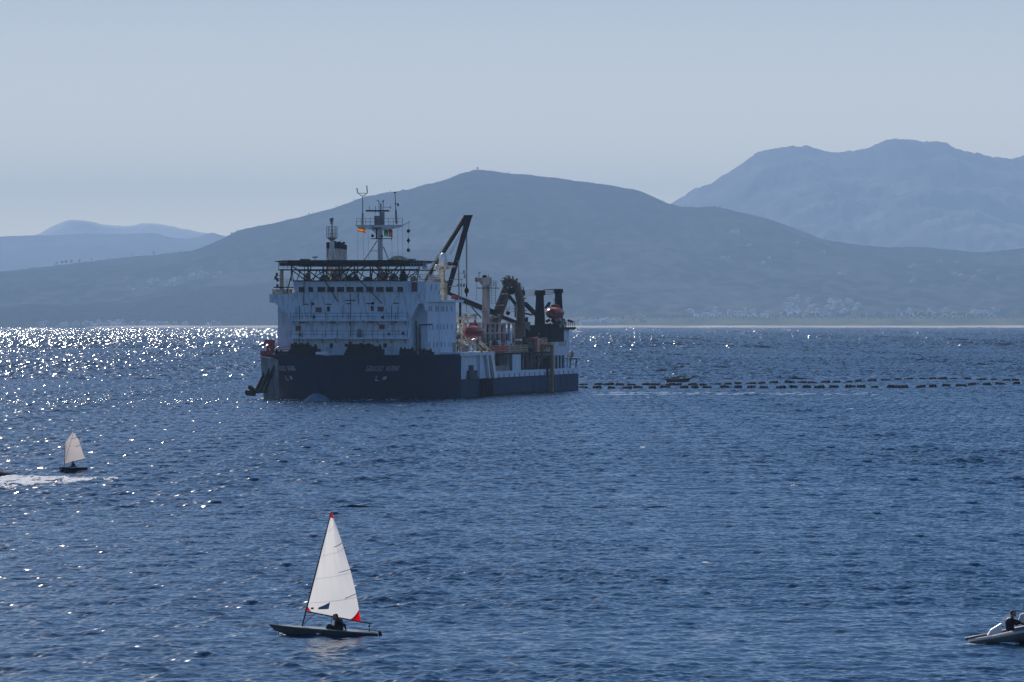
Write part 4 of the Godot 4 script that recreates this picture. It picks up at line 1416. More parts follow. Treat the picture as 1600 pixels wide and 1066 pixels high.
	# pale round crane column with its head
	var col := start()
	lathe(col, Vector3(9.89, 10.56, -74), [Vector2(0.7, 0), Vector2(0.66, 7.6), Vector2(0.7, 7.7), Vector2(0.7, 9.3)], 16)
	var pc := sp("crane_column", col, "pink_grey_paint")
	var ph := start()
	slab(ph, PackedVector2Array([Vector2(-1.45, 1.15), Vector2(0.85, 1.25), Vector2(0.85, -0.1), Vector2(-0.5, -0.1), Vector2(-1.2, 0.65), Vector2(-1.45, 0.7)]), Vector3(9.84, 18.72, -74), Vector3.RIGHT, Vector3.UP, 1.6)
	sp("column_head", ph, "pink_grey_paint", pc)
	var cap := start()
	lathe(cap, Vector3(9.61, 19.92, -74), [Vector2(0.42, -0.3), Vector2(0.42, 0.3), Vector2(0.25, 0.45), Vector2(0, 0.5)], 12)
	cbox(cap, Vector3(8.28, 19.59, -74), Vector3(0.45, 0.7, 0.6))
	bar(cap, Vector3(8.67, 20.03, -74), Vector3(8.67, 20.68, -74), 0.08)
	bar(cap, Vector3(8.5, 20.68, -74), Vector3(8.95, 20.79, -74), 0.12)
	bar(cap, Vector3(10.28, 19.92, -74), Vector3(10.28, 20.46, -74), 0.08)
	tube(cap, Vector3(8.22, 19.16, -74), Vector3(8.22, 16.0, -74), 0.025, -1.0, 4)
	sp("column_fittings", cap, "dark_steel", pc)
	var ring := start()
	box(ring, Vector3(8.6, 18.07, -74.6), Vector3(12.02, 18.22, -72.6))
	sp("column_platform", ring, "rusty_steel", pc)
	railing([Vector3(10.98, 18.28, -72.8), Vector3(11.92, 18.27, -72.8)], 1.1, "grey_paint", pc, 0.5, 0.03, 2)
	ladder(Vector3(11.38, 15.34, -73), Vector3(11.38, 19.25, -73), Vector3(0.4, 0, 0), "grey_paint", pc, 9)

func ship_stern() -> void:
	# the rust-brown cable gantry: two truss legs, an arched top and the sheave hung under it
	var z := -92.0
	var legs := [[Vector3(6.18, 10.3, -92), Vector3(9.47, 18.63, -92)], [Vector3(7.66, 10.3, -92), Vector3(10.38, 18.07, -92)]]
	var st := start()
	beam(st, legs[0][0], legs[0][1], 0.4, 1.2)
	beam(st, legs[1][0], legs[1][1], 0.4, 1.2)
	hexa(st, [Vector3(6.25, 10.3, -92.2), Vector3(7.5, 10.3, -92.2), Vector3(7.44, 10.3, -92.5), Vector3(6.19, 10.3, -92.5), Vector3(9.43, 18.52, -92.2), Vector3(10.22, 18.07, -92.2), Vector3(10.16, 18.08, -92.5), Vector3(9.37, 18.52, -92.5)])
	var g := sp("cable_gantry", st, "rusty_steel")
	for k in 12:
		var b := start()
		var a: Vector3 = legs[0][0].lerp(legs[0][1], k / 12.0)
		var c: Vector3 = legs[1][0].lerp(legs[1][1], (k + 0.8) / 12.0)
		bar(b, a + Vector3(0, 0, 0.6), c + Vector3(0, 0, 0.6), 0.22)
		bar(b, a + Vector3(0, 0.5, -0.6), c + Vector3(0, -0.3, 0.3), 0.16)
		sp("gantry_brace", b, "cream_paint" if k % 3 == 1 else "rusty_steel", g)
	var arch := [Vector3(9.47, 18.63, -92), Vector3(9.13, 19.3, -92), Vector3(9.58, 19.68, -92), Vector3(10.15, 19.85, -92), Vector3(10.83, 19.79, -92), Vector3(11.4, 19.46, -92), Vector3(11.85, 18.74, -92), Vector3(12.3, 17.63, -92), Vector3(12.64, 16.29, -92), Vector3(12.75, 14.3, -92), Vector3(12.75, 11.63, -92)]
	var inner := [Vector3(10.38, 18.07, -92), Vector3(10.26, 18.52, -92), Vector3(10.38, 18.74, -92), Vector3(10.6, 18.74, -92), Vector3(10.83, 18.63, -92), Vector3(11.06, 18.29, -92), Vector3(11.28, 17.63, -92), Vector3(11.51, 16.85, -92), Vector3(11.74, 15.74, -92), Vector3(11.74, 14.08, -92), Vector3(11.74, 11.63, -92)]
	for i in 10:
		var b := start()
		beam(b, arch[i], arch[i + 1], 0.3, 1.2)
		beam(b, inner[i], inner[i + 1], 0.3, 1.2)
		bar(b, arch[i], inner[i + 1], 0.2, 0.2)
		bar(b, inner[i], arch[i + 1] + Vector3(0, 0, 0.5), 0.2, 0.2)
		var back_off := Vector3(0, 0, -0.35)
		hexa(b, [arch[i] - back_off * 0.3, inner[i] - back_off * 0.3, inner[i] + back_off, arch[i] + back_off, arch[i + 1] - back_off * 0.3, inner[i + 1] - back_off * 0.3, inner[i + 1] + back_off, arch[i + 1] + back_off])
		var o: Vector3 = (arch[i] - inner[i]).normalized()
		bar(b, arch[i], arch[i] + o * 0.55, 0.16)
		bar(b, arch[i] + Vector3(0.2, 0.1, 0.5), arch[i] + o * 0.45 + Vector3(0.3, 0, 0.5), 0.16)
		sp("arch_segment", b, "rusty_steel", g)
	var tw := start()
	bar(tw, Vector3(8.9, 19.85, -92), Vector3(9.58, 20.18, -92), 0.12)
	bar(tw, Vector3(9.7, 19.74, -92), Vector3(9.7, 20.4, -92), 0.12)
	bar(tw, Vector3(9.7, 20.4, -92), Vector3(10.38, 20.4, -92), 0.12)
	bar(tw, Vector3(10.38, 19.74, -92), Vector3(10.38, 20.4, -92), 0.12)
	bar(tw, Vector3(11.06, 19.74, -92), Vector3(11.62, 19.74, -92), 0.12)
	bar(tw, Vector3(11.4, 19.29, -92), Vector3(11.51, 19.85, -92), 0.12)
	for k in 4:
		tube(tw, Vector3(11.4, 19.29, -92) + Vector3(0.1 * k, 0, 0), Vector3(12.53, 18.07, -92) + Vector3(0, 0.2 * k, 0), 0.03, -1.0, 4)
	sp("gantry_top_rail", tw, "rusty_steel", g)
	var sh := start()
	tube(sh, Vector3(10.48, 17.74, -92.6), Vector3(10.77, 17.73, -91.2), 0.62, -1.0, 16)
	sp("sheave", sh, "soot", g)
	var hb := start()
	tube(hb, Vector3(9.81, 16.96, -92), Vector3(9.81, 14.3, -92), 0.035, -1.0, 4)
	tube(hb, Vector3(10.21, 16.96, -92), Vector3(10.21, 14.3, -92), 0.035, -1.0, 4)
	lathe(hb, Vector3(10.01, 13.52, -92), [Vector2(0, 0), Vector2(0.28, 0.12), Vector2(0.38, 0.4), Vector2(0.28, 0.68), Vector2(0, 0.75)], 12)
	sp("hanging_block", hb, "soot", g)
	var br := start()
	bar(br, Vector3(8.99, 17.43, -96), Vector3(10.58, 15.42, -96), 0.6, 0.5)
	bar(br, Vector3(12.18, 15.64, -96), Vector3(13.42, 13.64, -100), 0.7, 0.5)
	bar(br, Vector3(10.47, 15.64, -96), Vector3(10.47, 13.19, -96), 0.22)
	bar(br, Vector3(12.38, 13.86, -95), Vector3(13.23, 13.64, -97), 0.25)
	sp("gantry_back_stay", br, "dark_steel", g)
	var wr := start()
	for k in 3:
		tube(wr, Vector3(8.26, 14.08, -94) + Vector3(0, -0.25 * k, 0), Vector3(10.99, 15.41, -94) + Vector3(0, -0.5 * k, 0), 0.04, -1.0, 4)
	for k in 4:
		tube(wr, Vector3(11.95, 17.76, -96) + Vector3(0, -0.3 * k, 0), Vector3(11.43, 18.07, -110) + Vector3(0, -0.32 * k, 0), 0.04, -1.0, 4)
		tube(wr, Vector3(12.82, 18.07, -110) + Vector3(0, -0.3 * k, 0), Vector3(14.11, 18.21, -114) + Vector3(0, -0.25 * k, 0), 0.05 if k else 0.1, -1.0, 4)
	sp("wire_rope", wr, "rope", g)
	var box_ := start()
	for p in [Vector3(11.81, 17.42, -95), Vector3(12.38, 12.75, -95)]:
		cbox(box_, p, Vector3(1.0, 0.9, 1.0))
	bar(box_, Vector3(12.15, 17.2, -95), Vector3(12.15, 18.53, -95), 0.12)
	sp("gantry_cab", box_, "dark_steel", g)
	# under the gantry: rusty housing, a pale plate, an engine house in black
	var gh := start()
	box(gh, Vector3(10.99, 8.3, -94), Vector3(12.75, 12.19, -92))
	sp("gantry_foot", gh, "rusty_steel", g)
	var pp := start()
	slab(pp, PackedVector2Array([Vector2(-0.65, 0.9), Vector2(0.75, 0.9), Vector2(0.75, -0.85), Vector2(-0.35, 0.1)]), Vector3(13.21, 11.52, -92), Vector3.RIGHT, Vector3.UP, 0.2)
	sp("pale_plate", pp, "grey_paint", g)
	var eh := start()
	box(eh, Vector3(8.79, 8.87, -118), Vector3(14.87, 11.85, -106))
	box(eh, Vector3(12.56, 11.39, -116), Vector3(14.96, 12.07, -112))
	var en := sp("engine_casing", eh, "soot")
	for d in [[0, 843.5, 453, 0.72, -110.0], [1, 873, 452, 0.64, -115.0]]:
		var b := start()
		var c: Vector3 = Vector3(12.07, 8.79, -110) if d[0] == 0 else Vector3(14.44, 10.48, -115)
		var hh: float = 9.2 if d[0] == 0 else 7.8
		lathe(b, c, [Vector2(1.05 * d[3] / 0.72, 0), Vector2(0.95 * d[3] / 0.72, hh * 0.4), Vector2(d[3], hh * 0.85), Vector2(d[3], hh * 0.9), Vector2(d[3] * 1.35, hh * 0.91), Vector2(d[3] * 1.4, hh * 0.97), Vector2(d[3] * 1.15, hh), Vector2(0, hh)], 16)
		sp("exhaust_stack", b, "soot", en)
	var pv := start()
	bar(pv, Vector3(13.23, 15.02, -112), Vector3(13.46, 15.93, -112), 0.35, 0.35)
	bar(pv, Vector3(12.65, 14.79, -112), Vector3(13.35, 15.81, -112), 0.35, 0.35)
	sp("boat_davit", pv, "dark_steel", en)
	for k in 22:
		var b := start()
		var c: Vector3 = Vector3(15.0, 12.07, -113)
		c += Vector3(rng.randf_range(-1.8, 1.6), rng.randf_range(-0.4, 0.7), rng.randf_range(-1, 2))
		tube(b, c, c + Vector3(rng.randf_range(-0.9, 0.9), rng.randf_range(-0.5, 0.4), rng.randf_range(-0.8, 0.8)), rng.randf_range(0.15, 0.35))
		sp("stern_fitting", b, ["dark_steel", "pink_grey_paint", "dark_steel"][k % 3])
	for k in 46:
		var b := start()
		var p := Vector3(rng.randf_range(6.5, 13.6), 7.15, rng.randf_range(-113, -86))
		var hgt := rng.randf_range(0.8, 4.2)
		if k % 4 == 0:
			tube(b, p, p + Vector3(rng.randf_range(-0.5, 0.5), hgt + 1.0, rng.randf_range(-0.5, 0.5)), rng.randf_range(0.08, 0.2), -1.0, 6)
			bar(b, p + Vector3(0, hgt, 0), p + Vector3(rng.randf_range(-1.6, 1.6), hgt - 0.6, 0.4), 0.1)
		elif k % 4 == 1:
			bar(b, p, p + Vector3(rng.randf_range(-2.0, 2.0), hgt, rng.randf_range(-2, 2)), 0.22)
			bar(b, p + Vector3(0.4, 0, 0), p + Vector3(rng.randf_range(-1.0, 1.0), hgt, 0), 0.16)
		elif k % 4 == 2:
			box(b, p, p + Vector3(rng.randf_range(0.5, 1.2), hgt * 0.6, 1.0))
			tube(b, p + Vector3(0.2, hgt * 0.6, 0.4), p + Vector3(0.2, hgt * 0.8 + 0.3, 0.4), 0.18, 0.12, 7)
		else:
			for q in 4:
				bar(b, p + Vector3(0.45 * q, 0, 0), p + Vector3(0.45 * q, 1.5, 0), 0.08)
			bar(b, p + Vector3(0, 1.45, 0), p + Vector3(1.4, 1.45, 0), 0.09)
		sp("deck_fitting", b, ["rusty_steel", "dark_steel", "yellow_paint", "rusty_steel", "cream_paint", "dark_steel", "maroon"][k % 7])
	for k in 5:
		var b := start()
		var z3 := -60.5 - k * 6.5
		bar(b, Vector3(9.6, 12.2, z3), Vector3(9.6, 13.0 + 0.5 * (k % 3), z3), 0.16)
		cbox(b, Vector3(9.6, 13.1 + 0.5 * (k % 3), z3), Vector3(0.6, 0.3, 0.4))
		sp("floodlight", b, "grey_paint")
	# white house right aft on its pillars
	var ah := start()
	box(ah, Vector3(7.0, 6.4, -131.5), Vector3(13.2, 11.0, -114.0))
	var aft := sp("aft_house", ah, "side_paint")
	var roof := start()
	box(roof, Vector3(6.5, 11.0, -134.5), Vector3(13.9, 11.45, -113.0))
	sp("roof", roof, "soot", aft)
	for d in [-122.2, -124.6, -127.0]:
		window_on(Vector3(13.23, 8.6, d), 1.7, 1.1, "side", aft, "side_paint")
	for k in 6:
		var b := start()
		var z2 := -115.5 - k * 3.1
		box(b, Vector3(12.95, 4.1, z2 - 0.35), Vector3(13.1, 6.4, z2 + 0.35))
		sp("pillar", b, "side_paint", aft)
	var back := start()
	box(back, Vector3(5.0, 3.2, -131.3), Vector3(12.4, 6.35, -113.0))
	sp("dark_bulkhead", back, "soot", aft)
	railing([Vector3(13.7, 11.45, -120.0), Vector3(13.7, 11.45, -134.3)], 1.1, "dark_steel", aft, 2.0)
	var ap := start()
	box(ap, Vector3(11.0, 5.6, -134.8), Vector3(14.6, 5.9, -131.51))
	for x in [11.4, 13.2, 14.3]:
		bar(ap, Vector3(x, 3.1, -131.8), Vector3(x, 5.6, -133.0), 0.25)
	lathe(ap, Vector3(13.2, 5.9, -133.0), [Vector2(0, 0), Vector2(0.5, 0.1), Vector2(0.6, 0.8), Vector2(0.3, 1.2), Vector2(0, 1.25)], 10)
	sp("stern_platform", ap, "grey_paint", aft)
	# the yellow-brown pole and frame outside the hull, and the tall pale pole before it
	var yp := start()
	bar(yp, Vector3(15.7, 0.0, -102.5), Vector3(15.7, 8.4, -102.5), 0.5, 0.9)
	bar(yp, Vector3(15.6, 8.2, -102.5), Vector3(11.0, 8.2, -102.5), 0.4)
	bar(yp, Vector3(15.6, 6.6, -102.5), Vector3(11.0, 5.0, -102.5), 0.3)
	sp("plough_guide", yp, "yellow_paint")
	for k in 12:
		var b := start()
		var y := 4.2 + k * 0.4
		tube(b, Vector3(12.6 + 0.25 * (k % 2), y, -95.0), Vector3(12.9, y + 0.3, -101.5), 0.16)
		sp("hose_bundle", b, "rusty_steel" if k % 2 else "maroon")
	var pp2 := start()
	tube(pp2, Vector3(13.6, 3.1, -93.5), Vector3(13.6, 8.9, -93.5), 0.32, -1.0, 10)
	sp("pale_pole", pp2, "grey_paint")
	var wtr := start()
	cbox(wtr, Vector3(13.0, 9.3, -86.5), Vector3(0.9, 0.3, 1.6))
	cbox(wtr, Vector3(12.4, 8.3, -82.0), Vector3(1.4, 0.2, 5.0))
	sp("awning", wtr, "plain_white")

# ---------------------------------------------------------------- people: one continuous skin meshed from tapered limbs
# bones: [a, b, radius at a, radius at b]; the field is meshed as surface nets
func skin_mesh(st: SurfaceTool, bones: Array, cell: float, blend: float, tint: Callable) -> void:
	var lo := Vector3(1e9, 1e9, 1e9)
	var hi := -lo
	for b in bones:
		var r: float = maxf(b[2], b[3]) + blend + cell * 2.0
		for p in [b[0], b[1]]:
			lo = lo.min(p - Vector3.ONE * r)
			hi = hi.max(p + Vector3.ONE * r)
	var n := Vector3i(((hi - lo) / cell).ceil()) + Vector3i.ONE
	var f := PackedFloat32Array()
	f.resize(n.x * n.y * n.z)
	f.fill(1.0)
	for b in bones:
		var a: Vector3 = b[0]
		var c: Vector3 = b[1]
		var ra: float = b[2]
		var rb: float = b[3]
		var r := maxf(ra, rb) + blend + cell * 2.0
		var i0 := Vector3i(((a.min(c) - Vector3.ONE * r - lo) / cell).floor()).max(Vector3i.ZERO)
		var i1 := Vector3i(((a.max(c) + Vector3.ONE * r - lo) / cell).ceil()).min(n - Vector3i.ONE)
		var ab := c - a
		var l2 := maxf(ab.length_squared(), 1e-8)
		for k in range(i0.z, i1.z + 1):
			for j in range(i0.y, i1.y + 1):
				var o := (k * n.y + j) * n.x
				for i in range(i0.x, i1.x + 1):
					var p := lo + Vector3(i, j, k) * cell
					var t := clampf((p - a).dot(ab) / l2, 0.0, 1.0)
					var d := p.distance_to(a + ab * t) - lerpf(ra, rb, t)
					var e := f[o + i]
					var h := maxf(blend - absf(d - e), 0.0) / blend
					f[o + i] = minf(d, e) - h * h * blend * 0.25
	var at := {}
	var vs := PackedVector3Array()
	var sx := 1
	var sy := n.x
	var sz := n.x * n.y
	for k in n.z - 1:
		for j in n.y - 1:
			for i in n.x - 1:
				var o := k * sz + j * sy + i
				var inside := 0
				for q in [o, o + sx, o + sy, o + sx + sy, o + sz, o + sx + sz, o + sy + sz, o + sx + sy + sz]:
					if f[q] < 0.0: inside += 1
				if inside == 0 or inside == 8:
					continue
				var sum := Vector3.ZERO
				var m := 0
				for e in [[0, 0, 0, 0], [0, 1, 0, 0], [0, 0, 1, 0], [0, 1, 1, 0], [1, 0, 0, 0], [1, 0, 0, 1], [1, 1, 0, 0], [1, 1, 0, 1], [2, 0, 0, 0], [2, 1, 0, 0], [2, 0, 1, 0], [2, 1, 1, 0]]:
					var s := Vector3.ZERO
					var step := sx
					if e[0] == 0:
						s = Vector3(0, e[1], e[2])
					elif e[0] == 1:
						s = Vector3(e[1], 0, e[3])
						step = sy
					else:
						s = Vector3(e[1], e[2], 0)
						step = sz
					var q := o + int(s.x) * sx + int(s.y) * sy + int(s.z) * sz
					var a := f[q]
					var b := f[q + step]
					if (a < 0.0) != (b < 0.0):
						s[e[0]] += a / (a - b)
						sum += s
						m += 1
				at[o] = vs.size()
				vs.append(lo + (Vector3(i, j, k) + sum / maxf(m, 1)) * cell)
	st.set_smooth_group(1)
	for o in at:
		for ax in 3:
			var step: int = [sx, sy, sz][ax]
			var u: int = [sy, sz, sx][ax]
			var w: int = [sz, sx, sy][ax]
			if o + step >= f.size() or (f[o] < 0.0) == (f[o + step] < 0.0):
				continue
			if not (at.has(o - u) and at.has(o - w) and at.has(o - u - w)):
				continue
			var q := [vs[at[o]], vs[at[o - u]], vs[at[o - u - w]], vs[at[o - w]]]
			if f[o] < 0.0:
				q.reverse()
			for t in [q[0], q[2], q[1], q[0], q[3], q[2]]:
				st.set_color(tint.call(t))
				st.add_vertex(t)

func hand_bones(wrist: Vector3, dir: Vector3, side: Vector3) -> Array:
	# a palm, four curled fingers of different lengths and a thumb off its side
	var palm_n := dir.cross(side).normalized()
	var p := wrist + dir * 0.085
	var out := [[wrist, p + side * 0.018, 0.026, 0.024], [wrist, p - side * 0.02, 0.026, 0.022]]
	for k in 4:
		var root := p + side * (0.033 - 0.022 * k)
		var l: float = [0.036, 0.043, 0.04, 0.031][k]
		var mid := root + dir * l + palm_n * 0.012
		out.append([root, mid, 0.010, 0.009])
		out.append([mid, mid + dir * l * 0.3 + palm_n * l * 0.8, 0.009, 0.008])
	out.append([wrist + dir * 0.03 + side * 0.02, wrist + dir * 0.06 + side * 0.055, 0.013, 0.011])
	out.append([wrist + dir * 0.06 + side * 0.055, wrist + dir * 0.095 + side * 0.058 + palm_n * 0.02, 0.011, 0.009])
	return out

# j: joints of a seated body: hip, chest, neck, head, and for left/right: shoulder, elbow, hand, hipjoint, knee, foot. face: the way the head looks
func person(called_label: String, at: Vector3, turn: float, j: Dictionary, suit: Color, vest: Color, hair: String, group := "") -> Node3D:
	var o := thing("person", called_label, "person", at, turn, group)
	var skin := Color(0.36, 0.2, 0.13)
	var face: Vector3 = j.face.normalized()
	var head: Vector3 = j.head
	var b := []
	b.append([j.hip, j.chest, 0.135, 0.15])
	b.append([j.hip + Vector3(0, 0, 0.07), j.hip - Vector3(0, 0, 0.07), 0.125, 0.125])
	b.append([j.chest, j.neck, 0.14, 0.062])
	b.append([j.chest + Vector3(0, 0.05, 0.1), j.chest + Vector3(0, 0.05, -0.1), 0.105, 0.105])
	b.append([j.neck, head - face * 0.01, 0.06, 0.06])
	for s in 2:
		b.append([j.shoulder[s], j.elbow[s], 0.062, 0.046])
		b.append([j.elbow[s], j.hand[s], 0.046, 0.03])
		b.append([j.chest.lerp(j.neck, 0.45), j.shoulder[s], 0.075, 0.064])
		b.append([j.hipj[s], j.knee[s], 0.095, 0.062])
		b.append([j.knee[s], j.foot[s], 0.06, 0.042])
		b.append([j.foot[s], j.foot[s] + j.toe * 0.17, 0.045, 0.032])
	var st := start()
	var wrists: Array = j.hand
	var paint := func(p: Vector3) -> Color:
		if p.distance_to(head) < 0.16 and p.y > j.neck.y + 0.015:
			return skin
		for w in wrists:
			if p.distance_to(w) < 0.03: return skin
		return suit
	skin_mesh(st, b, 0.02, 0.05, paint)
	var right := face.cross(Vector3.UP).normalized()
	var up := right.cross(face).normalized()
	var hb := [[head + up * 0.035 - face * 0.015, head + up * 0.03 + face * 0.015, 0.088, 0.085], [head - up * 0.03 + face * 0.02, head - up * 0.085 + face * 0.055, 0.07, 0.038],
		[head + face * 0.095 + up * 0.012, head + face * 0.118 - up * 0.022, 0.011, 0.014], [head + face * 0.088 - up * 0.058, head + face * 0.09 - up * 0.062, 0.02, 0.016],
		[head + right * 0.086 + up * 0.015, head + right * 0.084 - up * 0.025, 0.017, 0.012], [head - right * 0.086 + up * 0.015, head - right * 0.084 - up * 0.025, 0.017, 0.012],
		[head + face * 0.088 + up * 0.032 + right * 0.035, head + face * 0.088 + up * 0.03 - right * 0.035, 0.014, 0.014]]
	skin_mesh(st, hb, 0.011, 0.018, func(_p): return skin)
	for s in 2:
		var d: Vector3 = (j.hand[s] - j.elbow[s]).normalized()
		var sd := d.cross(Vector3.UP).normalized() * (1.0 if s == 0 else -1.0)
		skin_mesh(st, hand_bones(j.hand[s], d, sd), 0.007, 0.01, func(_p): return skin)
	part("body", st, M.skin, o)
	for s in [-1, 1]:
		var e := start()
		lathe(e, head + face * 0.089 + up * 0.012 + right * 0.031 * s - Vector3(0, 0.009, 0), [Vector2(0.001, 0), Vector2(0.008, 0.004), Vector2(0.009, 0.009), Vector2(0.008, 0.014), Vector2(0.001, 0.018)], 8)
		part("eye", e, M.soot, o)
	var h := start()
	skin_mesh(h, [[head + up * 0.055 - face * 0.03, head + up * 0.05 + face * 0.03, 0.087, 0.07], [head + up * 0.02 - face * 0.05, head - up * 0.04 - face * 0.055, 0.075, 0.06]], 0.014, 0.02, func(_p): return Color.WHITE)
	part("hair", h, M[hair], o)
	if vest.a > 0.0:
		var v := start()
		var c: Vector3 = j.chest
		var hp: Vector3 = j.hip
		skin_mesh(v, [[hp.lerp(c, 0.4), c, 0.165, 0.178], [c + Vector3(0, 0.06, 0.075), c + Vector3(0, 0.06, -0.075), 0.135, 0.135]], 0.024, 0.05, func(_p): return vest)
		part("buoyancy_vest", v, M.skin, o)
	return o

# ---------------------------------------------------------------- boats
# a small open hull: stations are [x, keel y, deck y, half beam at the deck, half beam at the chine]; bow at -x
func small_hull(st: SurfaceTool, sec: Array, deck := true, rock := 0.0) -> void:
	for i in sec.size() - 1:
		var a: Array = sec[i]
		var b: Array = sec[i + 1]
		for s in [1.0, -1.0]:
			var ring := []
			for e in [a, b]:
				ring.append([Vector3(e[0], e[1], 0), Vector3(e[0], lerpf(e[1], e[2], 0.18), s * e[4] * 0.75), Vector3(e[0], lerpf(e[1], e[2], 0.5), s * lerpf(e[4], e[3], 0.55)), Vector3(e[0], e[2], s * e[3]), Vector3(e[0], e[2] + rock * e[3], 0)])
			for k in (4 if deck else 3):
				if s > 0.0:
					quad(st, ring[0][k], ring[0][k + 1], ring[1][k + 1], ring[1][k], 1 if k < 3 else 2)
				else:
					quad(st, ring[1][k], ring[1][k + 1], ring[0][k + 1], ring[0][k], 1 if k < 3 else 2)
	for e in [sec[0], sec[-1]]:
		for s in [1.0, -1.0]:
			quad(st, Vector3(e[0], e[1], 0), Vector3(e[0], lerpf(e[1], e[2], 0.18), s * e[4] * 0.75), Vector3(e[0], e[2], s * e[3]), Vector3(e[0], e[2] + rock * e[3], 0))

# a patch of a sail: the sail is ruled between luff and leech curves, bellied away along belly
func sail_at(s: Dictionary, u: float, v: float) -> Vector3:
	var a := s_curve(s.luff, v)
	var b := s_curve(s.leech, v)
	var p := a.lerp(b, u)
	var crease := 0.04 * sin(u * 26.0 + v * 17.0) * exp(-u * 3.2) * sin(PI * v) + 0.02 * sin(v * 20.0 + u * 4.0) * u
	return p + s.belly.normalized() * crease * smoothstep(0.0, 0.05, u) + s.belly * sin(PI * pow(u, 0.75)) * (0.35 + 0.9 * sin(PI * clampf(v * 0.8 + 0.12, 0.0, 1.0)))

func s_curve(pts: Array, t: float) -> Vector3:
	var f := clampf(t, 0.0, 1.0) * (pts.size() - 1)
	var i := mini(int(f), pts.size() - 2)
	var p: Vector3 = pts[i].cubic_interpolate(pts[i + 1], pts[maxi(i - 1, 0)], pts[mini(i + 2, pts.size() - 1)], f - i)
	return p

func sail_patch(st: SurfaceTool, s: Dictionary, uv: Array, nu: int, nv: int, off: Vector3, holes := []) -> void:
	# uv: four corners as Vector2(u, v): foot-luff, foot-leech, head-leech, head-luff
	for i in nu:
		for j in nv:
			var mid := Vector2((i + 0.5) / nu, (j + 0.5) / nv)
			if holes.any(func(hole): return Geometry2D.is_point_in_polygon(mid, hole)):
				continue
			var q := []
			for k in [[i, j], [i, j + 1], [i + 1, j + 1], [i + 1, j]]:
				var x: float = float(k[0]) / nu
				var y: float = float(k[1]) / nv
				var w: Vector2 = uv[0].lerp(uv[1], x).lerp(uv[3].lerp(uv[2], x), y)
				q.append(sail_at(s, w.x, w.y) + off)
			quad(st, q[0], q[1], q[2], q[3], 1)

func cloth_mat(called: String, c: Color, through: Color) -> void:
	var m := mat(called, c, 0.8, 0.0, 0.2)
	m.backlight_enabled = true
	m.backlight = through
	m.cull_mode = BaseMaterial3D.CULL_DISABLED

func build_boats() -> void:
	cloth_mat("sailcloth", lin(0.66, 0.66, 0.67), Color(0.80, 0.80, 0.81))
	cloth_mat("sailcloth_old", lin(0.50, 0.48, 0.47), Color(0.66, 0.64, 0.63))
	cloth_mat("sail_red", lin(0.55, 0.012, 0.02), Color(0.8, 0.02, 0.03))
	cloth_mat("sail_window", lin(0.06, 0.11, 0.18), Color(0.09, 0.16, 0.26))
	mat("sail_black", lin(0.01, 0.01, 0.012), 0.8)
	cloth_mat("seam_grey", lin(0.42, 0.42, 0.43), Color(0.5, 0.5, 0.5))
	mat("batten_dark", lin(0.10, 0.10, 0.105), 0.8)
	mat("dinghy_hull", lin(0.085, 0.11, 0.115), 0.35)
	mat("dinghy_deck", lin(0.16, 0.18, 0.185), 0.5)
	mat("tube_grey", lin(0.075, 0.075, 0.08), 0.6)
	mat("tube_strip", lin(0.5, 0.5, 0.48), 0.5)
	mat("boat_dark", lin(0.018, 0.02, 0.024), 0.45)
	mat("hair_black", lin(0.012, 0.01, 0.009), 0.7)
	var sk := mat("skin", Color.WHITE, 0.65, 0.0, 0.4)
	sk.vertex_color_use_as_albedo = true
	lifeboats()
	flags()
	laser()
	optimist()
	ribs()
	workboat()
	floats()

func at_ship(p: Vector3) -> Vector3:
	return ship.transform * p

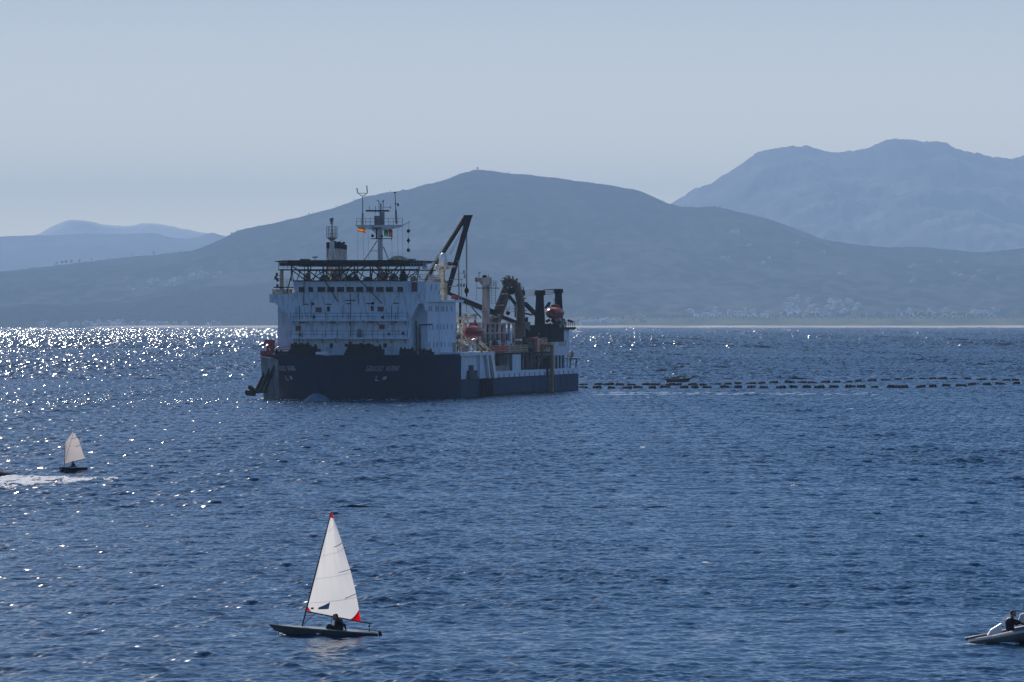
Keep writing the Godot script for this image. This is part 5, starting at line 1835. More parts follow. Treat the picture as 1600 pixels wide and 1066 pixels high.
func lifeboats() -> void:
	var first: Node3D = null
	for d in [["orange-red enclosed lifeboat hanging low beside the pale pipe rack", Vector3(13.3, 9.75, -46.5)], ["orange-red enclosed lifeboat hung high by the black stacks near the stern", Vector3(0, 0, 0)]]:
		if first == null:
			var o := thing("lifeboat", d[0], "lifeboat", at_ship(Vector3(13.55, 9.67, -46.5)), ship.rotation.y, "lifeboats on the ship's side")
			var h := start()
			var sec := []
			for k in 13:
				var t := k / 12.0
				var w := 1.55 * pow(sin(PI * clampf(t * 0.92 + 0.04, 0.02, 0.98)), 0.42)
				sec.append([t, w])
			# hull below, canopy above: rings along z
			for half in 2:
				var st := h if half == 0 else start()
				for k in 12:
					for s in 14:
						var q := []
						for c in [[k, s], [k, s + 1], [k + 1, s + 1], [k + 1, s]]:
							var t: float = sec[c[0]][0]
							var w: float = sec[c[0]][1]
							var a: float = PI * c[1] / 14.0
							var z := lerpf(3.4, -3.4, t)
							if half == 0:
								q.append(Vector3(-cos(a) * w, 1.15 - sin(a) * 1.15 * pow(w / 1.55, 0.6), z))
							else:
								q.append(Vector3(cos(a) * w * 0.97, 1.15 + pow(sin(a), 0.6) * 0.95 * pow(w / 1.55, 0.5), z))
						quad(st, q[3], q[2], q[1], q[0], 1)
				part("hull" if half == 0 else "canopy", st, M.orange_paint if half else M.red_paint, o)
			var tw := start()
			hexa(tw, [Vector3(-0.9, 2.0, 0.3), Vector3(0.9, 2.0, 0.3), Vector3(0.9, 2.0, -2.0), Vector3(-0.9, 2.0, -2.0), Vector3(-0.5, 2.62, -0.1), Vector3(0.5, 2.62, -0.1), Vector3(0.5, 2.62, -1.6), Vector3(-0.5, 2.62, -1.6)])
			part("conning_tower", tw, M.orange_paint, o)
			var be := start()
			for k in 12:
				for s in [-1.0, 1.0]:
					bar(be, Vector3(s * (sec[k][1] + 0.03), 1.15, lerpf(3.4, -3.4, sec[k][0])), Vector3(s * (sec[k + 1][1] + 0.03), 1.15, lerpf(3.4, -3.4, sec[k + 1][0])), 0.12, 0.16)
			part("rubbing_band", be, M.maroon, o)
			var fh := start()
			tube(fh, Vector3(0, 2.6, -0.8), Vector3(0, 3.0, -0.8), 0.16)
			tube(fh, Vector3(0, 3.0, -0.8), Vector3(-1.2, 4.6, -0.6), 0.03, -1.0, 5)
			part("lifting_hook", fh, M.grey_paint, o)
			for k in 3:
				var wd := start()
				cbox(wd, Vector3(0, 2.35, 0.13) + Vector3(-0.45 + 0.45 * k, 0, 0), Vector3(0.3, 0.2, 0.1))
				part("window", wd, M.glass, o)
			first = o
		else:
			dup(first, at_ship(Vector3(14.09, 12.87, -113.5)), ship.rotation.y, d[0], "lifeboats on the ship's side")

func wavy_flag(st: SurfaceTool, o: Vector3, w: float, h0: float, h1: float, droop: float) -> void:
	var n := 10
	for i in n:
		var q := []
		for k in [[i, h0], [i, h1], [i + 1, h1], [i + 1, h0]]:
			var t: float = float(k[0]) / n
			q.append(o + Vector3(w * t, k[1] - droop * t * t, 0.22 * sin(t * 8.0) * t))
		quad(st, q[0], q[1], q[2], q[3], 1)

func flags() -> void:
	for m in ["flag_red", "flag_yellow", "flag_green", "flag_brown"]:
		M[m].backlight_enabled = true
		M[m].backlight = Color(M[m].albedo_color) * 0.9
	var a := thing("flag", "red and yellow striped flag flying under the left end of the mast platform", "flag", at_ship(Vector3(-1.67, 26.99, -28)), ship.rotation.y)
	for d in [["flag_red", 0.0, 0.22], ["flag_yellow", 0.22, 0.74], ["flag_red", 0.74, 0.95]]:
		var st := start()
		wavy_flag(st, Vector3.ZERO, 1.35, d[1], d[2], 0.3)
		part("stripe", st, M[d[0]], a)
	var b := thing("flag", "green flag with a dark red fly end beside the main mast", "flag", at_ship(Vector3(2.68, 26.25, -28)), ship.rotation.y)
	var s1 := start()
	wavy_flag(s1, Vector3.ZERO, 0.75, 0.0, 1.35, 0.1)
	part("field", s1, M.flag_green, b)
	var s2 := start()
	wavy_flag(s2, Vector3(0.76, -0.1, 0.0), 0.7, 0.0, 1.25, 0.25)
	part("fly", s2, M.flag_brown, b)
	var ball: Node3D = null
	for d in [[0, "black ball day shape, topmost of three on the signal line", Vector3(6.71, 27.07, -28)], [1, "black diamond day shape between two balls on the signal line", Vector3(6.71, 25.52, -28)], [2, "black ball day shape, lowest of three on the signal line", Vector3(6.71, 23.97, -28)]]:
		if d[0] == 2:
			dup(ball, at_ship(d[2]), 0.0, d[1], "day shapes on the signal line")
			continue
		var st := start()
		if d[0] == 0:
			lathe(st, Vector3.ZERO, [Vector2(0.001, -0.31), Vector2(0.2, -0.24), Vector2(0.31, 0), Vector2(0.2, 0.24), Vector2(0.001, 0.31)], 12)
		else:
			lathe(st, Vector3.ZERO, [Vector2(0.001, -0.5), Vector2(0.3, 0), Vector2(0.001, 0.5)], 10)
		var o := part("day_shape", st, M.soot, self)
		o.position = at_ship(d[2])
		tag(o, d[1], "day shape", "day shapes on the signal line")
		if d[0] == 0: ball = o

func laser() -> void:
	var D := 201.2
	var o := thing("sailing_dinghy", "white-sailed racing dinghy with red sail corners and one sailor in black, nearest boat", "dinghy", Vector3((507.0 - 800.0) / 8000.0 * D, 0, -D))
	var h := start()
	small_hull(h, [[-2.16, 0.38, 0.43, 0.02, 0.01], [-1.95, 0.18, 0.41, 0.14, 0.05], [-1.6, 0.0, 0.375, 0.32, 0.14], [-1.1, -0.11, 0.33, 0.5, 0.3], [-0.4, -0.15, 0.275, 0.64, 0.45], [0.4, -0.16, 0.215, 0.68, 0.52], [1.2, -0.15, 0.15, 0.64, 0.5], [1.8, -0.13, 0.105, 0.56, 0.46], [2.1, -0.12, 0.08, 0.5, 0.42]], true, 0.1)
	part("hull", h, M.dinghy_hull, o)
	var rail := start()
	var dk := [[-2.16, 0.43, 0.02], [-1.95, 0.41, 0.14], [-1.6, 0.375, 0.32], [-1.1, 0.33, 0.5], [-0.4, 0.275, 0.64], [0.4, 0.215, 0.68], [1.2, 0.15, 0.64], [1.8, 0.105, 0.56], [2.1, 0.08, 0.5]]
	for s in [-1.0, 1.0]:
		for i in 8:
			bar(rail, Vector3(dk[i][0], dk[i][1] + 0.01, s * dk[i][2]), Vector3(dk[i + 1][0], dk[i + 1][1] + 0.01, s * dk[i + 1][2]), 0.045, 0.035)
	part("gunwale", rail, M.dinghy_deck, o)
	var m := start()
	var foot := Vector3(-0.9, 0.3, 0)
	var head := Vector3(0.26, 4.84, 0)
	tube(m, foot, foot.lerp(head, 0.5), 0.032, 0.03, 8)
	tube(m, foot.lerp(head, 0.5), head, 0.03, 0.02, 8)
	part("mast", m, M.spar, o)
	var bm := start()
	tube(bm, Vector3(-0.7, 0.93, 0.03), Vector3(1.85, 0.43, -0.28), 0.026)
	part("boom", bm, M.spar, o)
	var s := {"luff": [Vector3(-0.72, 0.97, 0), Vector3(-0.40, 2.2, 0), Vector3(-0.07, 3.5, 0), Vector3(0.25, 4.82, 0)], "leech": [Vector3(1.42, 0.53, -0.22), Vector3(1.17, 1.9, -0.2), Vector3(0.8, 3.25, -0.1), Vector3(0.30, 4.80, 0)], "belly": Vector3(0.03, -0.02, -0.2)}
	var sl := start()
	sail_patch(sl, s, [Vector2(0, 0), Vector2(1, 0), Vector2(1, 1), Vector2(0, 1)], 60, 84, Vector3.ZERO, [
		PackedVector2Array([Vector2(-0.1, 0.94), Vector2(1.1, 0.945), Vector2(1.1, 1.1), Vector2(-0.1, 1.1)]),
		PackedVector2Array([Vector2(0.825, -0.05), Vector2(1.1, -0.05), Vector2(1.1, 0.15), Vector2(0.995, 0.118)]),
		PackedVector2Array([Vector2(-0.1, -0.1), Vector2(0.078, -0.1), Vector2(0.07, 0.0), Vector2(-0.01, 0.065)]),
		PackedVector2Array([Vector2(0.2, 0.065), Vector2(0.375, 0.09), Vector2(0.385, 0.145), Vector2(0.21, 0.078)])])
	var sail := part("sail", sl, M.sailcloth, o)
	for side in [0.006]:
		var f := Vector3(0, 0, side)
		var tri := start()
		sail_patch(tri, s, [Vector2(0, 0.93), Vector2(1, 0.935), Vector2(1, 1), Vector2(0, 1)], 4, 3, f)
		part("red_corner", tri, M.sail_red, sail)
		tri = start()
		sail_patch(tri, s, [Vector2(0.80, 0.0), Vector2(1, 0.0), Vector2(1, 0.135), Vector2(0.995, 0.132)], 6, 6, f)
		part("red_corner", tri, M.sail_red, sail)
		tri = start()
		sail_patch(tri, s, [Vector2(0, 0.0), Vector2(0.085, 0.0), Vector2(0.004, 0.07), Vector2(0, 0.072)], 4, 4, f)
		part("red_corner", tri, M.sail_red, sail)
		var wn := start()
		sail_patch(wn, s, [Vector2(0.19, 0.055), Vector2(0.385, 0.085), Vector2(0.40, 0.155), Vector2(0.2, 0.082)], 4, 3, f)
		part("sail_window", wn, M.sail_window, sail)
		var sq := start()
		sail_patch(sq, s, [Vector2(0.065, 0.038), Vector2(0.115, 0.045), Vector2(0.115, 0.07), Vector2(0.065, 0.063)], 2, 2, f)
		part("sail_mark", sq, M.sail_black, sail)
		for b in [[0.46, 1.0, 0.73], [0.60, 1.0, 0.49], [0.72, 1.0, 0.255]]:
			var bt := start()
			sail_patch(bt, s, [Vector2(b[0], b[2] - 0.045), Vector2(b[1], b[2] + 0.012), Vector2(b[1], b[2] + 0.018), Vector2(b[0], b[2] - 0.039)], 6, 1, f * 1.4)
			part("batten", bt, M.batten_dark, sail)
		for v in [0.17, 0.40, 0.63, 0.85]:
			var sm := start()
			sail_patch(sm, s, [Vector2(0.03, v - 0.06), Vector2(1, v + 0.07), Vector2(1, v + 0.073), Vector2(0.03, v - 0.057)], 10, 1, f * 0.7)
			part("seam", sm, M.seam_grey, sail)
	var rg := start()
	path(rg, [Vector3(-0.86, 0.42, 0), Vector3(-0.35, 0.86, 0.0)], 0.012, 5)
	path(rg, [Vector3(0.28, 0.74, -0.1), Vector3(0.25, 0.3, 0)], 0.012, 5)
	path(rg, [Vector3(1.78, 0.45, -0.27), Vector3(1.74, 0.1, 0)], 0.012, 5)
	part("sheet", rg, M.rope, o)
	var bl := start()
	for y in [0.36, 0.18]:
		cbox(bl, Vector3(1.75, y, -0.1), Vector3(0.05, 0.1, 0.05))
	part("block", bl, M.soot, o)
	var rd := start()
	slab(rd, PackedVector2Array([Vector2(2.12, 0.16), Vector2(2.22, 0.16), Vector2(2.36, -0.3), Vector2(2.14, -0.3)]), Vector3.ZERO, Vector3.RIGHT, Vector3.UP, 0.04)
	bar(rd, Vector3(2.16, 0.17, 0), Vector3(1.3, 0.26, 0.05), 0.03)
	part("rudder", rd, M.boat_dark, o)
	var c := Vector3(o.position)
	person("sailor in black wetsuit and cap seated amidships in the red-cornered dinghy", c + Vector3(0.42, 0.0, 0.12), 0.0, {
		"hip": Vector3(0.18, 0.24, 0), "chest": Vector3(0.14, 0.5, 0), "neck": Vector3(0.06, 0.64, 0), "head": Vector3(0.0, 0.72, 0.02), "face": Vector3(-0.9, 0.05, 0.35),
		"shoulder": [Vector3(0.1, 0.57, 0.16), Vector3(0.1, 0.57, -0.16)], "elbow": [Vector3(0.38, 0.42, 0.24), Vector3(-0.02, 0.36, -0.26)], "hand": [Vector3(0.42, 0.24, 0.12), Vector3(-0.18, 0.36, -0.12)],
		"hipj": [Vector3(0.17, 0.23, 0.09), Vector3(0.17, 0.23, -0.09)], "knee": [Vector3(-0.25, 0.4, 0.1), Vector3(-0.24, 0.36, -0.12)], "foot": [Vector3(-0.42, 0.14, 0.12), Vector3(-0.42, 0.14, -0.1)], "toe": Vector3(-1, 0.1, 0)},
		Color(0.012, 0.012, 0.014), Color(0.03, 0.02, 0.022, 1.0), "hair_black")

func optimist() -> void:
	var D := 420.0
	var o := thing("sailing_dinghy", "small child's dinghy with a plain off-white sail, far left", "dinghy", Vector3((113.5 - 800.0) / 8000.0 * D, 0, -D), 0.55)
	var h := start()
	small_hull(h, [[-1.12, 0.12, 0.47, 0.3, 0.22], [-0.8, 0.0, 0.45, 0.44, 0.36], [-0.2, -0.08, 0.42, 0.55, 0.46], [0.5, -0.08, 0.41, 0.56, 0.47], [1.12, 0.0, 0.42, 0.48, 0.4]], false)
	var hull := part("hull", h, M.boat_dark, o)
	var fl := start()
	box(fl, Vector3(-1.0, 0.1, -0.4), Vector3(1.0, 0.14, 0.4))
	part("floor", fl, M.dinghy_deck, hull)
	var rm := start()
	var dk := [[-1.13, 0.48, 0.31], [-0.8, 0.46, 0.45], [-0.2, 0.43, 0.56], [0.5, 0.42, 0.57], [1.13, 0.43, 0.49]]
	for s in [-1.0, 1.0]:
		for i in 4:
			bar(rm, Vector3(dk[i][0], dk[i][1], s * dk[i][2]), Vector3(dk[i + 1][0], dk[i + 1][1], s * dk[i + 1][2]), 0.05)
	bar(rm, Vector3(-1.13, 0.48, -0.31), Vector3(-1.13, 0.48, 0.31), 0.05)
	part("gunwale", rm, M.plain_white, hull)
	var m := start()
	tube(m, Vector3(-0.75, 0.15, 0), Vector3(-0.72, 2.45, 0), 0.024)
	part("mast", m, M.spar, o)
	var sp_ := start()
	tube(sp_, Vector3(-0.7, 1.0, 0.03), Vector3(0.05, 3.3, 0.02), 0.013)
	part("sprit", sp_, M.spar, o)
	var bm := start()
	tube(bm, Vector3(-0.72, 0.68, 0), Vector3(1.25, 1.05, -0.3), 0.018)
	part("boom", bm, M.spar, o)
	var s := {"luff": [Vector3(-0.70, 0.72, 0), Vector3(-0.72, 1.6, 0), Vector3(-0.70, 2.4, 0), Vector3(0.0, 3.28, 0)], "leech": [Vector3(1.25, 1.12, -0.3), Vector3(0.9, 1.95, -0.22), Vector3(0.55, 2.7, -0.1), Vector3(0.07, 3.28, 0)], "belly": Vector3(0, 0, -0.18)}
	var sl := start()
	sail_patch(sl, s, [Vector2(0, 0), Vector2(1, 0), Vector2(1, 1), Vector2(0, 1)], 14, 18, Vector3.ZERO)
	var sail := part("sail", sl, M.sailcloth_old, o)
	for b in [[0.5, 1.0, 0.72], [0.72, 1.0, 0.42]]:
		var bt := start()
		sail_patch(bt, s, [Vector2(b[0], b[2]), Vector2(b[1], b[2] + 0.03), Vector2(b[1], b[2] + 0.045), Vector2(b[0], b[2] + 0.015)], 4, 1, Vector3(0, 0, 0.02))
		part("batten", bt, M.batten_dark, sail)
	var p := o.transform * Vector3(-0.02, 0.0, 0.1)
	person("young sailor in dark red jacket crouched in the small plain-sailed dinghy", p, 0.55, {
		"hip": Vector3(0.05, 0.3, 0), "chest": Vector3(0.0, 0.56, 0), "neck": Vector3(-0.03, 0.69, 0), "head": Vector3(-0.05, 0.79, 0), "face": Vector3(-1, 0, 0.2),
		"shoulder": [Vector3(0.0, 0.63, 0.15), Vector3(0.0, 0.63, -0.15)], "elbow": [Vector3(0.15, 0.42, 0.24), Vector3(-0.1, 0.42, -0.24)], "hand": [Vector3(0.3, 0.45, 0.1), Vector3(-0.25, 0.48, -0.1)],
		"hipj": [Vector3(0.05, 0.28, 0.09), Vector3(0.05, 0.28, -0.09)], "knee": [Vector3(-0.3, 0.46, 0.1), Vector3(-0.3, 0.44, -0.1)], "foot": [Vector3(-0.42, 0.18, 0.1), Vector3(-0.42, 0.18, -0.1)], "toe": Vector3(-1, 0, 0)},
		Color(0.02, 0.012, 0.012), Color(0.05, 0.012, 0.014, 1.0), "hair_black")

# inflatable with its stern at -x and its bow lifting towards +x
func rib(o: Node3D) -> void:
	for s in [-1.0, 1.0]:
		var st := start()
		var pts := [[Vector3(-2.55, 0.10, s * 0.62), 0.03], [Vector3(-2.2, 0.12, s * 0.66), 0.12], [Vector3(-1.6, 0.16, s * 0.7), 0.19], [Vector3(-0.6, 0.33, s * 0.74), 0.24], [Vector3(0.6, 0.56, s * 0.74), 0.24], [Vector3(1.5, 0.80, s * 0.6), 0.23], [Vector3(2.1, 1.0, s * 0.3), 0.21], [Vector3(2.3, 1.07, 0.0), 0.2]]
		for i in pts.size() - 1:
			tube(st, pts[i][0], pts[i + 1][0], pts[i][1], pts[i + 1][1], 12)
		var tb := part("tube", st, M.tube_grey, o)
		var sp2 := start()
		for i in pts.size() - 2:
			bar(sp2, pts[i][0] + Vector3(0, pts[i][1] * 0.6, s * pts[i][1] * 0.82), pts[i + 1][0] + Vector3(0, pts[i + 1][1] * 0.6, s * pts[i + 1][1] * 0.82), 0.06, 0.09)
		part("rubbing_strip", sp2, M.tube_strip, tb)
	var h := start()
	small_hull(h, [[-2.0, -0.1, 0.14, 0.62, 0.5], [-1.0, -0.12, 0.28, 0.66, 0.55], [0.2, -0.1, 0.46, 0.68, 0.5], [1.2, 0.12, 0.68, 0.55, 0.3], [1.9, 0.45, 0.9, 0.25, 0.1], [2.2, 0.75, 1.0, 0.05, 0.02]], false)
	var hull := part("hull", h, M.boat_dark, o)
	var fl := start()
	hexa(fl, [Vector3(-1.9, 0.05, 0.55), Vector3(1.4, 0.55, 0.4), Vector3(1.4, 0.55, -0.4), Vector3(-1.9, 0.05, -0.55), Vector3(-1.9, 0.1, 0.55), Vector3(1.4, 0.6, 0.4), Vector3(1.4, 0.6, -0.4), Vector3(-1.9, 0.1, -0.55)])
	part("floor", fl, M.boat_dark, hull)
	var en := start()
	hexa(en, [Vector3(-1.75, 0.3, 0.16), Vector3(-1.2, 0.4, 0.18), Vector3(-1.2, 0.4, -0.18), Vector3(-1.75, 0.3, -0.16), Vector3(-1.62, 0.52, 0.12), Vector3(-1.22, 0.76, 0.13), Vector3(-1.22, 0.76, -0.13), Vector3(-1.62, 0.52, -0.12)])
	var eng := part("outboard_motor", en, M.plain_white, o)
	var band := start()
	hexa(band, [Vector3(-1.72, 0.24, 0.17), Vector3(-1.19, 0.33, 0.19), Vector3(-1.19, 0.33, -0.19), Vector3(-1.72, 0.24, -0.17), Vector3(-1.74, 0.31, 0.17), Vector3(-1.19, 0.41, 0.19), Vector3(-1.19, 0.41, -0.19), Vector3(-1.74, 0.31, -0.17)])
	bar(band, Vector3(-1.5, 0.3, 0), Vector3(-1.75, -0.3, 0), 0.12, 0.2)
	part("motor_leg", band, M.boat_dark, eng)
	var co := start()
	hexa(co, [Vector3(-0.1, 0.42, 0.3), Vector3(0.45, 0.5, 0.3), Vector3(0.45, 0.5, -0.3), Vector3(-0.1, 0.42, -0.3), Vector3(0.1, 0.85, 0.28), Vector3(0.45, 0.92, 0.28), Vector3(0.45, 0.92, -0.28), Vector3(0.1, 0.85, -0.28)])
	var con := part("console", co, M.boat_dark, o)
	var ws := start()
	hexa(ws, [Vector3(-0.55, 0.75, -0.35), Vector3(0.2, 0.95, -0.35), Vector3(0.2, 0.95, -0.5), Vector3(-0.55, 0.75, -0.5), Vector3(-0.45, 1.08, -0.36), Vector3(0.0, 1.22, -0.38), Vector3(0.0, 1.22, -0.5), Vector3(-0.45, 1.08, -0.5)])
	part("white_bag", ws, M.plain_white, con)
	var wh := start()
	for k in 12:
		var a := TAU * k / 12.0
		var b := TAU * (k + 1) / 12.0
		bar(wh, Vector3(-0.2, 0.85, 0) + Vector3(0.07 * cos(a), 0.16 * cos(a), 0.16 * sin(a)), Vector3(-0.2, 0.85, 0) + Vector3(0.07 * cos(b), 0.16 * cos(b), 0.16 * sin(b)), 0.03)
	part("steering_wheel", wh, M.soot, con)

func ribs() -> void:
	var D := 196.0
	var c := Vector3((1614.5 - 800.0) / 8000.0 * D, 0.02, -D)
	var o := thing("inflatable_boat", "grey inflatable motor boat with white outboard leaving the frame at lower right", "motor boat", c)
	rib(o)
	var j := {"hip": Vector3(0.0, 0.45, 0), "chest": Vector3(-0.02, 0.8, 0), "neck": Vector3(0.06, 1.0, 0), "head": Vector3(0.12, 1.13, 0), "face": Vector3(1, 0.1, 0.25),
		"shoulder": [Vector3(0.02, 0.93, 0.18), Vector3(0.02, 0.93, -0.18)], "elbow": [Vector3(0.3, 0.84, 0.26), Vector3(0.25, 0.72, -0.25)], "hand": [Vector3(0.5, 0.72, 0.14), Vector3(0.5, 0.78, -0.14)],
		"hipj": [Vector3(0.0, 0.44, 0.1), Vector3(0.0, 0.44, -0.1)], "knee": [Vector3(0.38, 0.42, 0.12), Vector3(0.38, 0.42, -0.12)], "foot": [Vector3(0.4, 0.05, 0.12), Vector3(0.4, 0.05, -0.12)], "toe": Vector3(1, 0, 0)}
	var p := person("helmsman in black wetsuit steering the inflatable at lower right", c + Vector3(-0.88, 0.0, 0.1), 0.0, j, Color(0.012, 0.012, 0.016), Color(0.02, 0.018, 0.03, 1.0), "hair_black")
	dup(p, c + Vector3(0.12, 0.18, 0.05), 0.0, "passenger ahead of the helmsman at the photograph's right edge")
	var D2 := 409.0
	var c2 := Vector3((-27.0 - 800.0) / 8000.0 * D2, 0.12, -D2)
	dup(o, c2, PI, "dark motor boat with pale stern speeding out of frame at far left, trailing foam")
	dup(p, c2 + Vector3(0.9, 0.02, 0.0), PI, "person in black steering the boat at the far left edge")

func workboat() -> void:
	var D := 1047.0
	var c := Vector3((1059.0 - 800.0) / 8000.0 * D, 0.05, -D)
	var o := thing("work_boat", "small dark open work boat with two people behind the line of floats", "boat", c)
	var h := start()
	small_hull(h, [[2.6, 0.55, 0.95, 0.05, 0.02], [2.1, 0.1, 0.88, 0.5, 0.25], [1.2, -0.1, 0.8, 0.85, 0.6], [-1.0, -0.12, 0.72, 0.95, 0.8], [-2.4, -0.1, 0.75, 0.85, 0.75]], false)
	var hull := part("hull", h, M.boat_dark, o)
	var g := start()
	for s in [-1.0, 1.0]:
		for pr in [[Vector3(2.6, 0.97, 0.05 * s), Vector3(2.1, 0.9, 0.5 * s)], [Vector3(2.1, 0.9, 0.5 * s), Vector3(1.2, 0.82, 0.85 * s)], [Vector3(1.2, 0.82, 0.85 * s), Vector3(-1.0, 0.74, 0.95 * s)], [Vector3(-1.0, 0.74, 0.95 * s), Vector3(-2.4, 0.77, 0.85 * s)]]:
			bar(g, pr[0], pr[1], 0.1)
	bar(g, Vector3(-2.4, 0.77, -0.85), Vector3(-2.4, 0.77, 0.85), 0.1)
	part("gunwale", g, M.cream_paint, hull)
	var fl := start()
	box(fl, Vector3(-2.2, 0.1, -0.7), Vector3(1.4, 0.15, 0.7))
	part("floor", fl, M.deck_paint, hull)
	var pole := start()
	tube(pole, Vector3(-1.2, 0.6, 0.3), Vector3(-2.2, 1.55, 0.3), 0.07)
	part("white_pole", pole, M.plain_white, o)
	var mo := start()
	box(mo, Vector3(-2.75, 0.5, -0.2), Vector3(-2.4, 1.1, 0.2))
	part("outboard_motor", mo, M.grey_paint, o)
	var bx := start()
	box(bx, Vector3(0.2, 0.15, -0.5), Vector3(1.0, 0.95, 0.5))
	part("fish_box", bx, M.cream_paint, o)
	var j := {"hip": Vector3(0, 0.55, 0), "chest": Vector3(-0.03, 0.9, 0), "neck": Vector3(0.02, 1.08, 0), "head": Vector3(0.05, 1.2, 0), "face": Vector3(1, 0, 0.1),
		"shoulder": [Vector3(0, 1.0, 0.18), Vector3(0, 1.0, -0.18)], "elbow": [Vector3(0.2, 0.8, 0.26), Vector3(0.2, 0.8, -0.26)], "hand": [Vector3(0.35, 0.72, 0.1), Vector3(0.35, 0.72, -0.1)],
		"hipj": [Vector3(0, 0.53, 0.1), Vector3(0, 0.53, -0.1)], "knee": [Vector3(0.38, 0.55, 0.12), Vector3(0.38, 0.55, -0.12)], "foot": [Vector3(0.38, 0.18, 0.12), Vector3(0.38, 0.18, -0.12)], "toe": Vector3(1, 0, 0)}
	person("person in dark clothes seated in the middle of the work boat", c + Vector3(-0.2, 0.0, 0.0), 0.0, j, Color(0.015, 0.015, 0.02), Color(0.02, 0.02, 0.025, 1.0), "hair_black")
	var k := {"hip": Vector3(0, 0.98, 0), "chest": Vector3(0.02, 1.3, 0), "neck": Vector3(0.04, 1.5, 0), "head": Vector3(0.06, 1.63, 0), "face": Vector3(1, -0.1, 0.3),
		"shoulder": [Vector3(0.02, 1.42, 0.19), Vector3(0.02, 1.42, -0.19)], "elbow": [Vector3(0.1, 1.15, 0.26), Vector3(0.12, 1.15, -0.26)], "hand": [Vector3(0.3, 1.0, 0.16), Vector3(0.3, 1.02, -0.16)],
		"hipj": [Vector3(0, 0.95, 0.1), Vector3(0, 0.95, -0.1)], "knee": [Vector3(0.06, 0.56, 0.13), Vector3(0.03, 0.56, -0.13)], "foot": [Vector3(0.0, 0.18, 0.14), Vector3(-0.02, 0.18, -0.14)], "toe": Vector3(1, 0, 0)}
	person("person in olive overalls standing near the bow of the work boat", c + Vector3(1.35, -0.05, 0.0), 0.0, k, Color(0.07, 0.08, 0.035), Color(0, 0, 0, 0), "hair_black")

func floats() -> void:
	var proto: Node3D = null
	for row in 2:
		var n := 37 if row == 0 else 32
		for i in n:
			var t := float(i) / (n - 1)
			var x := lerpf(913.0, 1588.0, t) + rng.randf_range(-4.0, 4.0)
			var y: float
			if row == 0:
				y = 600.8 - 3.6 * smoothstep(0.25, 0.5, t) - 6.0 * smoothstep(0.55, 0.8, t) + 2.5 * smoothstep(0.85, 1.0, t)
			else:
				y = 605.6 - 1.0 * t - 5.5 * smoothstep(0.75, 1.0, t)
			y += rng.randf_range(-0.5, 0.5)
			var D := 12.3 * 8000.0 / (y - 504.0 + 2.0)
			var at := Vector3((x - 800.0) / 8000.0 * D, 0.12 + rng.randf_range(-0.1, 0.06), -D)
			var turn := rng.randf_range(-0.3, 0.3)
			var label := "dark red cylindrical float on the farther line" if row == 0 else "black cylindrical float on the nearer line"
			label += ", " + ("near the ship" if t < 0.33 else ("middle stretch" if t < 0.67 else "toward its far right end"))
			var group := "floats on the farther line" if row == 0 else "floats on the nearer line"
			if proto == null or (row == 1 and i == 0):
				var o := thing("cable_float", label, "float", at, turn, group)
				var st := start()
				var m: Material = M.float_rubber if row == 0 else M.black_rubber
				tube(st, Vector3(-0.72, 0, 0), Vector3(0.72, 0, 0), 0.35, -1.0, 12)
				tube(st, Vector3(-0.88, 0, 0), Vector3(-0.72, 0, 0), 0.2, 0.35, 12)
				tube(st, Vector3(0.72, 0, 0), Vector3(0.88, 0, 0), 0.35, 0.2, 12)
				part("drum", st, m, o)
				for s in [-0.35, 0.35]:
					var b := start()
					tube(b, Vector3(s - 0.05, 0, 0), Vector3(s + 0.05, 0, 0), 0.365, -1.0, 12)
					part("strap", b, M.rope, o)
				proto = o
				if row == 1:
					o.scale = Vector3(1, 1.2, 1.2)
			else:
				var r := dup(proto, at, turn, label, group)
				r.rotation.z = rng.randf_range(-0.12, 0.12)
				r.scale = Vector3(rng.randf_range(0.75, 1.2), 1.12 + 0.25 * row, 1.12 + 0.25 * row)
	for row in 2:
		var pts := []
		for i in 40:
			var t := i / 39.0
			var x := lerpf(904.0, 1600.0, t)
			var y: float = (600.8 - 3.6 * smoothstep(0.25, 0.5, t) - 6.0 * smoothstep(0.55, 0.8, t) + 2.5 * smoothstep(0.85, 1.0, t)) if row == 0 else (605.6 - 1.0 * t - 5.5 * smoothstep(0.75, 1.0, t))
			var D := 12.3 * 8000.0 / (y - 504.0 + 2.0)
			pts.append(Vector3((x - 800.0) / 8000.0 * D, 0.02 + 0.06 * sin(i * 2.1), -D))
		var st := start()
		path(st, pts, 0.09, 6)
		var c := part("floating_cable", st, M.soot, self)
		tag(c, "black cable strung through the %s line of floats" % ("farther" if row == 0 else "nearer"), "cable")

